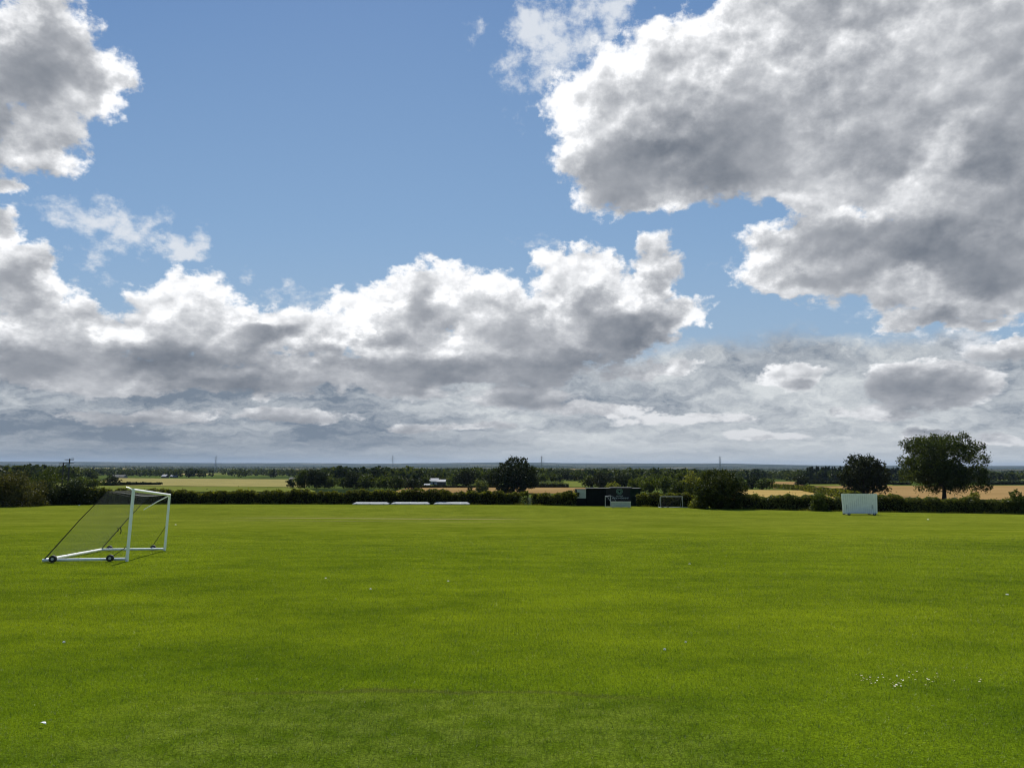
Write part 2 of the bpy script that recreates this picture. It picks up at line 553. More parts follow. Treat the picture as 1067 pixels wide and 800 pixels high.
# ------------------------------------------------------------------ lawn colour, shared by the turf and its blades
def lawn_colour(T, P):
    x, y, z = T.sep(P)
    P2 = T.comb(x, y, 0)
    big = T.noise(P2, .09, 4.0, .55)
    med = T.noise(P2, .55, 4.0, .6)
    sml = T.noise(P2, 3.2, 4.0, .62)
    streak = T.noise(T.v('MULTIPLY', P2, (.10, .62, 1)), 1.0, 3.0, .55)
    t = T.m('MULTIPLY_ADD', big, .55, T.m('MULTIPLY_ADD', med, .55, T.m('MULTIPLY_ADD', sml, .35, T.m('MULTIPLY_ADD', streak, .28, .135))))
    t = T.ramp(t, .78, 1.22, 0, 1, smooth=False)
    deep, lush = (.066, .104, .004), (.182, .232, .008)
    c = T.mix(t, deep, lush)
    # yellower turf towards the far boundary: grazing light through blades put into the colour
    grazing_light = T.ramp(T.m('MULTIPLY_ADD', streak, 30.0, T.m('MULTIPLY_ADD', big, 24.0, y)), 48, 112)
    c = T.mix(T.m('MULTIPLY', grazing_light, .55), c, T.mix(t, (.098, .114, .012), (.184, .188, .032)))
    # near side darkened: a lens vignette painted into the turf colour
    vignette = T.ramp(T.m('MULTIPLY_ADD', med, 5.0, T.m('MULTIPLY_ADD', big, 8.0, y)), 9.5, 20.0)
    c = T.mix(1.0, c, T.mix(vignette, (.72, .84, .9), (1, 1, 1)), 'MULTIPLY')
    # worn strips of the square
    sx = T.m('MULTIPLY', T.ramp(x, -36, -26), T.ramp(x, 3, -3))
    for y0, w_, f_ in ((90.0, 2.4, .55), (80.5, 1.2, .30), (98.0, 1.2, .25)):
        s = T.m('ABSOLUTE', T.m('SUBTRACT', T.m('MULTIPLY_ADD', med, 1.6, y), y0 + .8))
        c = T.mix(T.m('MULTIPLY', T.m('MULTIPLY', sx, T.ramp(s, w_, w_ * .4)), f_), c, (.26, .22, .10))
    # drier rough turf near the path, with a worn edge
    xo = T.m('ADD', x, .8)
    x2 = T.m('MULTIPLY', xo, xo)
    edge = T.m('ADD', T.m('MULTIPLY_ADD', x2, -.028, 7.05), T.m('MULTIPLY', T.m('SUBTRACT', med, .5), 1.1))
    near = T.ramp(T.m('SUBTRACT', y, edge), .25, -.25)
    near = T.m('MULTIPLY', near, T.ramp(x2, 9, 1.5, .0, .24))
    c = T.mix(near, c, T.mix(T.ramp(sml, .34, .66), (.052, .078, .010), (.170, .188, .050)))
    lip = T.ramp(T.m('ABSOLUTE', T.m('SUBTRACT', y, T.m('ADD', edge, .16))), .13, .02)
    c = T.mix(T.m('MULTIPLY', lip, T.ramp(x2, 7, .5, 0, .45)), c, (.075, .066, .026))
    # bare and weedy spots
    spot = T.noise(P2, 1.6, 5.0, .6)
    c = T.mix(T.m('MULTIPLY', T.ramp(spot, .64, .74), .5), c, (.024, .045, .006))
    return c, sml


def lawn_mat():
    m, T, out = new_mat('turf')
    P = T.node('ShaderNodeNewGeometry').outputs['Position']
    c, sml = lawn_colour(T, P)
    g = T.noise(P, 46.0, 4.0, .7)
    c = T.mix(1.0, c, T.mix(T.ramp(g, .3, .7), (.55, .55, .55), (1.45, 1.45, 1.45)), 'MULTIPLY')
    dif = T.node('ShaderNodeBsdfDiffuse', {'Color': c, 'Roughness': .5})
    h = T.m('MULTIPLY_ADD', sml, .35, T.noise(P, 14.0, 5.0, .75))
    bmp = T.node('ShaderNodeBump', {'Height': h, 'Strength': .9, 'Distance': .05})
    T.l.new(bmp.outputs[0], dif.inputs['Normal'])
    T.l.new(dif.outputs[0], out.inputs[0])
    return m


def blade_mat():
    m, T, out = new_mat('grass_blade')
    P = T.node('ShaderNodeNewGeometry').outputs['Position']
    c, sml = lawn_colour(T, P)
    tint = T.node('ShaderNodeAttribute', attribute_name='tint').outputs['Fac']
    c = T.mix(1.0, c, T.mix(tint, (.34, .42, .34), (2.0, 1.72, 1.95)), 'MULTIPLY')
    c = T.mix(T.ramp(tint, .93, .97, 0, .6), c, (.22, .23, .08))
    dif = T.node('ShaderNodeBsdfDiffuse', {'Color': c})
    tr = T.node('ShaderNodeBsdfTranslucent', {'Color': T.mix(1.0, c, (1.0, 1.12, .5), 'MULTIPLY')})
    gl = T.node('ShaderNodeBsdfGlossy', {'Color': (.9, .95, .9, 1), 'Roughness': .5})
    a = T.node('ShaderNodeMixShader', {0: .42, 1: dif.outputs[0], 2: tr.outputs[0]})
    b = T.node('ShaderNodeMixShader', {0: .03, 1: a.outputs[0], 2: gl.outputs[0]})
    T.l.new(b.outputs[0], out.inputs[0])
    return m


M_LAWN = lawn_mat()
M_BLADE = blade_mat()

# lawn sheet, out to just past the boundary hedges
ys = np.concatenate([np.linspace(-30, 0, 16)[:-1], np.linspace(0, 40, 90)[:-1], np.linspace(40, 142, 90)])
ss = np.linspace(-1, 1, 121)
yy, s2 = np.meshgrid(ys, ss, indexing='ij')
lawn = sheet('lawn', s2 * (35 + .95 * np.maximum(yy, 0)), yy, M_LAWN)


def make_grass():
    n = 1500000
    y0, y1, q = 1.6, 58.0, 1.75
    # density per square metre falls with distance, blades grow a little wider
    u = rng.random(n)
    e = 2.0 - q
    y = (y0 ** e + u * (y1 ** e - y0 ** e)) ** (1 / e)
    x = (rng.random(n) * 2 - 1) * (.80 * y + .9)
    keep = rng.random(n) < np.clip((y1 - y) / 22.0, 0, 1)
    x, y = x[keep], y[keep]; n = len(x)
    # tufts: pull blades a little together
    tx, ty = np.round(x / .06) * .06, np.round(y / .06) * .06
    hsh = np.abs(np.sin(tx * 127.1 + ty * 311.7) * 43758.5) % 1.0
    f = .35 * hsh
    x = x + (tx - x) * f; y = y + (ty - y) * f
    z = gz(x, y) - .003
    L = (.013 + .017 * rng.random(n)) * (.75 + .6 * hsh) * (1 + y / 60.0)
    W = np.maximum(.0022, .00055 * y) * (.8 + .5 * rng.random(n))
    an = rng.random(n) * 2 * np.pi
    le = np.abs(rng.normal(0, .80, n)).clip(0, 1.45); la = rng.random(n) * 2 * np.pi
    dx, dy = np.cos(an) * W / 2, np.sin(an) * W / 2
    tipx, tipy, tipz = x + np.sin(le) * np.cos(la) * L, y + np.sin(le) * np.sin(la) * L, z + np.cos(le) * L
    V = np.empty((n, 3, 3), np.float32)
    V[:, 0] = np.stack([x - dx, y - dy, z], -1)
    V[:, 1] = np.stack([x + dx, y + dy, z], -1)
    V[:, 2] = np.stack([tipx, tipy, tipz], -1)
    me = np_mesh('grass', V.reshape(-1, 3), np.arange(n * 3).reshape(n, 3))
    at = me.attributes.new('tint', 'FLOAT', 'FACE')
    at.data.foreach_set('value', rng.random(n).astype(np.float32))
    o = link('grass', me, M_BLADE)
    tag(o, 'short mown grass blades covering the near half of the sports field', 'grass', kind='stuff')


make_grass()


# ------------------------------------------------------------------ farmland out to the skyline
def farm_mat():
    m, T, out = new_mat('farmland')
    P = T.node('ShaderNodeNewGeometry').outputs['Position']
    x, y, z = T.sep(P)
    P2 = T.comb(x, y, 0)
    cell = T.node('ShaderNodeTexVoronoi', {'Vector': T.v('ADD', P2, T.v('SCALE', T.noise(P2, .002, 2.0, color=True), s=260.0)), 'Scale': .0026,
                                           'Randomness': .8})
    cr, cg, cb = T.sep(cell.outputs['Color'])
    wood = T.noise(P2, .0016, 5.0, .6)
    c = T.mix(T.ramp(cr, .25, .75), (.042, .062, .014), (.085, .095, .026))
    c = T.mix(T.ramp(cg, .74, .78), c, (.24, .18, .085))
    c = T.mix(T.ramp(wood, .40, .48), (.012, .020, .009), c)
    c = T.mix(T.m('MULTIPLY', T.ramp(y, 4000, 9000), .96), c, T.mix(T.ramp(cb, .86, .9, 0, .5), (.012, .019, .012), (.17, .15, .09)))
    band = T.noise(T.v('MULTIPLY', P2, (.00075, .0030, 1)), 1.0, 5.0, .6)
    c = T.mix(T.m('MULTIPLY', T.ramp(y, 4500, 8000), T.ramp(band, .50, .60)), c, (.060, .066, .048))
    n = T.noise(P2, .08, 6.0, .65)
    c = T.mix(1.0, c, T.mix(n, (.75, .75, .75), (1.25, 1.25, 1.25)), 'MULTIPLY')
    d = T.node('ShaderNodeBsdfDiffuse', {'Color': c})
    T.l.new(d.outputs[0], out.inputs[0])
    return m


M_FARM = farm_mat()
ys = np.concatenate([[-400, -200, -100, -60, -31], np.linspace(-29, 0, 6)[:-1], np.geomspace(6, 26000, 300) - 6])
ss = np.linspace(-1, 1, 241)
yy, s2 = np.meshgrid(ys, ss, indexing='ij')
sink = np.where((yy < 141), .35, .0)
xx = s2 * (450 + 1.3 * np.maximum(yy, 0))
n_, m_ = xx.shape
farm = sheet('farmland', xx, yy, M_FARM)
co = np.empty(len(farm.data.vertices) * 3, np.float32); farm.data.vertices.foreach_get('co', co)
co = co.reshape(-1, 3); co[:, 2] -= sink.ravel(); farm.data.vertices.foreach_set('co', co.ravel()); farm.data.update()


def crop_mat(name, a, b, rows=None, row_col=None, gap=16.0, width=.09):
    """stubble or grass; rows = direction of the tramlines"""
    m, T, out = new_mat(name)
    P = T.node('ShaderNodeNewGeometry').outputs['Position']
    x, y, z = T.sep(P)
    P2 = T.comb(x, y, 0)
    n = T.noise(P2, .035, 6.0, .62)
    c = T.mix(T.ramp(n, .32, .68), a, b)
    if rows is not None:
        k = T.m('ADD', T.m('MULTIPLY', x, math.cos(rows)), T.m('MULTIPLY', y, math.sin(rows)))
        k = T.m('ADD', k, T.m('MULTIPLY', n, 3.0))
        fr = T.m('ABSOLUTE', T.m('SUBTRACT', T.m('FRACT', T.m('DIVIDE', k, gap)), .5))
        c = T.mix(T.m('MULTIPLY', T.ramp(fr, width, width * .5), .8), c, row_col)
    sm = T.noise(P2, 1.2, 4.0, .7)
    c = T.mix(1.0, c, T.mix(sm, (.7, .7, .7), (1.3, 1.3, 1.3)), 'MULTIPLY')
    d = T.node('ShaderNodeBsdfDiffuse', {'Color': c, 'Roughness': .4})
    T.l.new(d.outputs[0], out.inputs[0])
    return m


M_STUBBLE = crop_mat('stubble', (.220, .140, .058), (.300, .200, .083), rows=R(20), row_col=(.20, .12, .05), gap=9.0)
M_WHEAT = crop_mat('ripe_wheat', (.300, .205, .070), (.380, .270, .095))
M_PALE = crop_mat('pale_barley', (.235, .205, .075), (.315, .265, .100), rows=R(-12), row_col=(.10, .105, .035), gap=22.0, width=.12)
M_GREEN = crop_mat('meadow', (.100, .120, .024), (.150, .165, .036))


def field(name, corners, mat, dz=.15, n=28):
    """four corners (seen at these pixels) laid onto the land"""
    g = [hit(*c) for c in corners]
    u = np.linspace(0, 1, n)
    a, b = np.meshgrid(u, u, indexing='ij')
    P = sum(w[..., None] * np.array(p) for w, p in zip(((1 - a) * (1 - b), (1 - a) * b, a * b, a * (1 - b)), g))
    return sheet(name, P[..., 0], P[..., 1], mat, dz)


field('barley_field', [(80, 505.5), (318, 507.5), (322, 499.5), (118, 498.0)], M_PALE)
field('meadow', [(60, 512.5), (330, 512.5), (318, 507.8), (80, 505.8)], M_GREEN)
field('stubble_field', [(405, 513.5), (640, 514.5), (640, 508.2), (428, 507.3)], M_STUBBLE)
field('meadow', [(583, 507.0), (612, 507.4), (612, 501.8), (588, 501.2)], M_GREEN)
field('wheat_field', [(745, 520.5), (880, 522), (850, 511.2), (770, 510.4)], M_WHEAT)
field('stubble_field', [(902, 521), (1110, 521), (1110, 505.8), (848, 506.6)], M_STUBBLE)
field('stubble_field', [(806, 509.3), (838, 507.2), (836, 501.8), (800, 501.6)], M_STUBBLE)
field('meadow', [(842, 506.1), (930, 506.0), (930, 502.6), (846, 503.0)], M_GREEN)


# ------------------------------------------------------------------ foliage
def leaf_mat(name, a, b, trans=.35, scale=.9, rough=.5, spec=.012):
    m, T, out = new_mat(name)
    P = T.node('ShaderNodeNewGeometry').outputs['Position']
    rnd = T.node('ShaderNodeAttribute', attribute_name='tint').outputs['Fac']
    n = T.noise(P, scale, 3.0, .6)
    t = T.m('MULTIPLY_ADD', rnd, .5, T.m('MULTIPLY_ADD', n, 1.0, -.25))
    c = T.mix(T.ramp(t, .15, .85), a, b)
    dif = T.node('ShaderNodeBsdfDiffuse', {'Color': c})
    tr = T.node('ShaderNodeBsdfTranslucent', {'Color': T.mix(1.0, c, (1.3, 1.25, .5), 'MULTIPLY')})
    gl = T.node('ShaderNodeBsdfGlossy', {'Color': (.8, .85, .9, 1), 'Roughness': rough})
    s = T.node('ShaderNodeMixShader', {0: trans, 1: dif.outputs[0], 2: tr.outputs[0]})
    s2 = T.node('ShaderNodeMixShader', {0: spec, 1: s.outputs[0], 2: gl.outputs[0]})
    T.l.new(s2.outputs[0], out.inputs[0])
    return m


M_LEAF = leaf_mat('leaf_green', (.020, .034, .007), (.078, .100, .016))
M_LEAF_DARK = leaf_mat('leaf_dark', (.008, .013, .005), (.028, .038, .010), trans=.18)
M_LEAF_OAK = leaf_mat('leaf_oak', (.013, .022, .005), (.055, .074, .012), trans=.34)
M_LEAF_DEEP = leaf_mat('leaf_deep', (.008, .014, .004), (.046, .058, .010), trans=.34)  # darker version of the oak leaf colour
M_LEAF_YEL = leaf_mat('leaf_yellow', (.060, .078, .012), (.145, .150, .026), trans=.42)
M_LEAF_BROWN = leaf_mat('leaf_brownish', (.022, .026, .009), (.078, .076, .022), trans=.32)
M_LEAF_GREY = leaf_mat('leaf_grey', (.060, .076, .030), (.120, .140, .062), trans=.3)
M_HEDGE = leaf_mat('leaf_hedge', (.010, .015, .004), (.110, .122, .020), trans=.52, scale=.8)
M_HEDGE2 = leaf_mat('leaf_hedge_light', (.026, .038, .010), (.115, .130, .036), trans=.42, scale=.8)
M_FIR = leaf_mat('leaf_fir', (.010, .019, .010), (.026, .040, .018), trans=.1)
M_FAR = leaf_mat('leaf_far', (.010, .019, .008), (.066, .084, .024), trans=.25, scale=.02, spec=.008)
M_BARK = plain('bark', (.035, .029, .021), rough=.9, var=.35, scale=3.0, spec=.1)
M_STEM = plain('hedge_stems', (.010, .010, .006), rough=.95, var=.4, scale=2.0, spec=0)


def leaves(C, size, flat=.35):
    """one leaf spray per centre: a folded four-sided face at a random angle"""
    n = len(C)
    a = rng.normal(size=(n, 3)); a[:, 2] *= .8
    a /= np.linalg.norm(a, axis=1)[:, None]
    b = np.cross(a, rng.normal(size=(n, 3))); b /= np.linalg.norm(b, axis=1)[:, None] + 1e-9
    c = np.cross(a, b)
    s = (np.asarray(size) * (.6 + .8 * rng.random(n)))[:, None]
    V = np.empty((n, 4, 3), np.float32)
    V[:, 0] = C - a * s * .6
    V[:, 1] = C + b * s * .42 + c * s * flat * .3
    V[:, 2] = C + a * s * .62
    V[:, 3] = C - b * s * .42 + c * s * flat * .3
    return V.reshape(-1, 3), np.arange(n * 4).reshape(n, 4)


def tinted(me, n):
    at = me.attributes.new('tint', 'FLOAT', 'FACE')
    at.data.foreach_set('value', rng.random(n).astype(np.float32))


def lobed(L, n, w):
    """crown made of given lobes (x, y, z, r): clumps of sprays on and in each of them"""
    L = np.array(L)
    nc = max(n // 16, 30)
    vol = L[:, 3] ** 2.3
    k = rng.choice(len(L), nc, p=vol / vol.sum())
    u = rng.normal(size=(nc, 3)); u /= np.linalg.norm(u, axis=1)[:, None]
    C = L[k, :3] + u * (L[k, 3] * (.35 + .68 * np.sqrt(rng.random(nc))))[:, None]
    C = np.repeat(C, 16, 0)
    return C + rng.normal(size=C.shape) * (w * .019)


def crown_points(kind, w, h0, h1, n):
    """centres of leaf sprays: lobes in the outline of the crown, clumps on the lobes"""
    rx = w / 2; H = h1 - h0
    if kind == 'fir':
        t = rng.random(n) ** 1.3
        r = rx * (1 - t) ** .85 * (.35 + .65 * np.sqrt(rng.random(n))) * (.8 + .2 * np.sin(t * 38))
        an = rng.random(n) * 2 * np.pi
        return np.stack([r * np.cos(an), r * np.sin(an), h0 + H * t - .12 * r], -1)
    if isinstance(kind, list):
        return lobed(kind, n, w)
    nl = {'round': 13, 'oak': 22, 'ash': 34, 'bush': 18, 'dense': 24}[kind]
    L = []
    for i in range(nl):
        u = rng.normal(size=3); u /= np.linalg.norm(u)
        rad = (.42 if kind in ('round', 'bush', 'dense') else .62) + .30 * rng.random()
        lr = {'round': .40, 'oak': .30, 'ash': .225, 'bush': .36, 'dense': .33}[kind] * (.75 + .5 * rng.random())
        rad = min(rad, 1.0 - lr * .8)
        wz = u[2] * rad
        # outline: fuller below the middle for bushes, domed for trees
        fx = 1.0
        if kind == 'bush': fx = 1.0 - .25 * max(wz, 0)
        L.append((u[0] * rad * rx * fx, u[1] * rad * rx * fx, h0 + H * (.5 + .5 * wz), lr * rx, lr * (.55 * H + .45 * rx) * .62))
    if kind != 'ash':
        L.append((0, 0, h0 + H * .5, rx * .55, H * .36))
    if kind == 'bush':
        for i in range(10):
            an = 2 * math.pi * (i + rng.random() * .5) / 10
            L.append((math.cos(an) * rx * .68, math.sin(an) * rx * .68, h0 + H * .18, rx * .34, H * .24))
    L = np.array(L)
    vol = (L[:, 3] ** 2 * L[:, 4]) ** .7
    per = 14 if n > 4000 else 7
    nc = max(n // per, 20)
    k = rng.choice(len(L), nc, p=vol / vol.sum())
    u = rng.normal(size=(nc, 3)); u /= np.linalg.norm(u, axis=1)[:, None]
    r = (.55 + .5 * rng.random(nc))[:, None]
    C = L[k, :3] + u * r * np.stack([L[k, 3], L[k, 3], L[k, 4]], -1)
    sp = rx * (.055 if n > 4000 else .09)
    C = np.repeat(C, per, 0) + rng.normal(size=(nc * per, 3)) * sp
    # fill the crown's own width and height
    for ax in (0, 1):
        lo_, hi_ = np.percentile(C[:, ax], [1.5, 98.5])
        C[:, ax] = (C[:, ax] - (lo_ + hi_) / 2) * (2 * rx / (hi_ - lo_))
    lo_, hi_ = np.percentile(C[:, 2], [6 if kind == 'bush' else 1.5, 99])
    C[:, 2] = h0 + (C[:, 2] - lo_) * (H / (hi_ - lo_))
    lo = h0 * .85 if kind != 'bush' else .02
    C[:, 2] = np.where(C[:, 2] < lo, lo + np.abs(C[:, 2] - lo) * .4, C[:, 2])
    return C


def trunk_mesh(h, h0, w, r0, limbs=6):
    mb = MB()
    lean = Vector((rng.normal() * .03, rng.normal() * .03, 0)) * h
    top = Vector((lean.x, lean.y, h0 + (h - h0) * .62))
    mid = Vector((lean.x * .4, lean.y * .4, h0 * .7 + .1))
    mb.tube([(0, 0, -.25), (0, 0, .15), mid, mid.lerp(top, .5), top], [r0 * 1.5, r0 * 1.1, r0 * .85, r0 * .55, r0 * .15], 9)
    for i in range(limbs):
        a = 2 * math.pi * (i + rng.random() * .6) / max(limbs, 1)
        s = mid.lerp(top, .05 + .6 * rng.random())
        e = Vector((math.cos(a) * w * .36, math.sin(a) * w * .36, s.z + (h - h0) * (.12 + .3 * rng.random())))
        m1 = s.lerp(e, .5) + Vector((0, 0, -(h - h0) * .03))
        mb.tube([s, m1, e], [r0 * .45, r0 * .28, r0 * .07], 6)
        for j in range(2):
            e2 = m1 + Vector((rng.normal(), rng.normal(), abs(rng.normal()) + .4)) * w * .10
            mb.tube([m1, m1.lerp(e2, .6), e2], [r0 * .2, r0 * .12, r0 * .04], 5)
    return mb.mesh('trunk', smooth=True)


def tree(name, px, base, top, wpx, kind, mat, label, cat='tree', group=None, clear=.07, dens=7.0, limbs=5, leaf=1.0):
    x, y = hit(px, base)
    z = gzf(x, y)
    h = Z_at(px, top, y) - z
    w = wpx / FPX * y
    root = empty(name, (x, y, z), 0, label, cat, group)
    h0 = 0.0 if cat == 'bush' else h * clear
    n = int(np.clip(dens * wpx * (h * FPX / y), 260, 42000))
    size = np.clip(y / FPX * 1.25, .16, 2.0) * leaf
    ls = w * .94 / 2
    if isinstance(kind, list):
        k1 = y / FPX
        L = []
        for (lx, ly, lr) in kind:
            xx, zz = X_at(lx, y, ly) - x, Z_at(lx, ly, y) - z
            span = math.sqrt(max((w * .5) ** 2 - xx ** 2, (w * .2) ** 2)) - lr * k1 * .6
            for q in (-.75, 0, .75):
                L.append((xx + rng.normal() * .2, q * max(span, .3) + rng.normal() * .4, zz + rng.normal() * .2, lr * k1 * (1 - .12 * abs(q))))
        kind = L
    C = crown_points(kind, w * .97, h0, h * .985, n)
    V, F = leaves(C, size)
    me = np_mesh('crown', V, F); tinted(me, len(F))
    link('foliage' if cat == 'bush' else 'crown', me, mat, root)
    r0 = h * (.030 if not isinstance(kind, str) or kind in ('oak', 'ash', 'dense') else .022)
    if cat == 'bush':
        mb = MB()
        for i in range(7):
            a = rng.random() * 6.28; q = w * .25 * rng.random()
            mb.tube([(math.cos(a) * q * .3, math.sin(a) * q * .3, -.1), (math.cos(a) * q * .8, math.sin(a) * q * .8, h * .4), (math.cos(a) * q * 1.3, math.sin(a) * q * 1.3, h * .75)],
                    [h * .016, h * .011, h * .004], 5)
        mb.build('stems', M_BARK, root)
    else:
        link('trunk', trunk_mesh(h, h0, w, r0, limbs if kind != 'fir' else 0), M_BARK, root)
    return root


OAK = [(535, 483, 8), (545, 485, 8), (526, 487, 8), (553, 492, 7), (517, 496, 8), (535, 496, 13), (548, 500, 10), (524, 502, 10), (557, 501, 5.5),
       (512, 501, 6), (540, 507, 9), (529, 508, 8)]
COPPER = [(895, 480.5, 7), (905, 480, 6.5), (911, 484, 5.5), (889, 484, 6), (900, 489, 12), (914, 492, 8.5), (885, 495, 8), (881.5, 501, 6.5), (893, 503, 10),
          (907, 503, 10), (917, 501, 7), (918, 508, 5), (887, 509, 5), (900, 511, 6)]
ASH = [(953, 463, 6), (962, 468, 9), (975, 461, 8.5), (988, 460, 8.5), (998, 465, 7.5), (1009, 468, 6.5), (1014, 478, 6), (952, 480, 7), (960, 488, 9),
       (950, 496, 6), (972, 478, 10), (982, 471, 8), (968, 497, 9), (980, 489, 12), (992, 498, 9), (985, 506, 7), (1003, 488, 6.5), (1007, 500, 6.5),
       (1018, 490, 5), (1021, 498, 4), (1016, 507, 4.5), (1000, 509, 4), (975, 509, 4.5), (1000, 475, 4.5)]
BIGBUSH = [(741, 498, 7), (750, 496, 7.5), (760, 499, 7), (768, 510, 8), (771, 520, 7), (732, 511, 8), (730, 521, 8), (745, 509, 13), (758, 514, 12),
           (750, 522, 8), (738, 521, 8), (765, 523, 6), (742, 504, 9), (756, 505, 9), (733, 525, 6), (768, 526, 5), (750, 527, 6), (742, 527, 5), (760, 527, 5)]
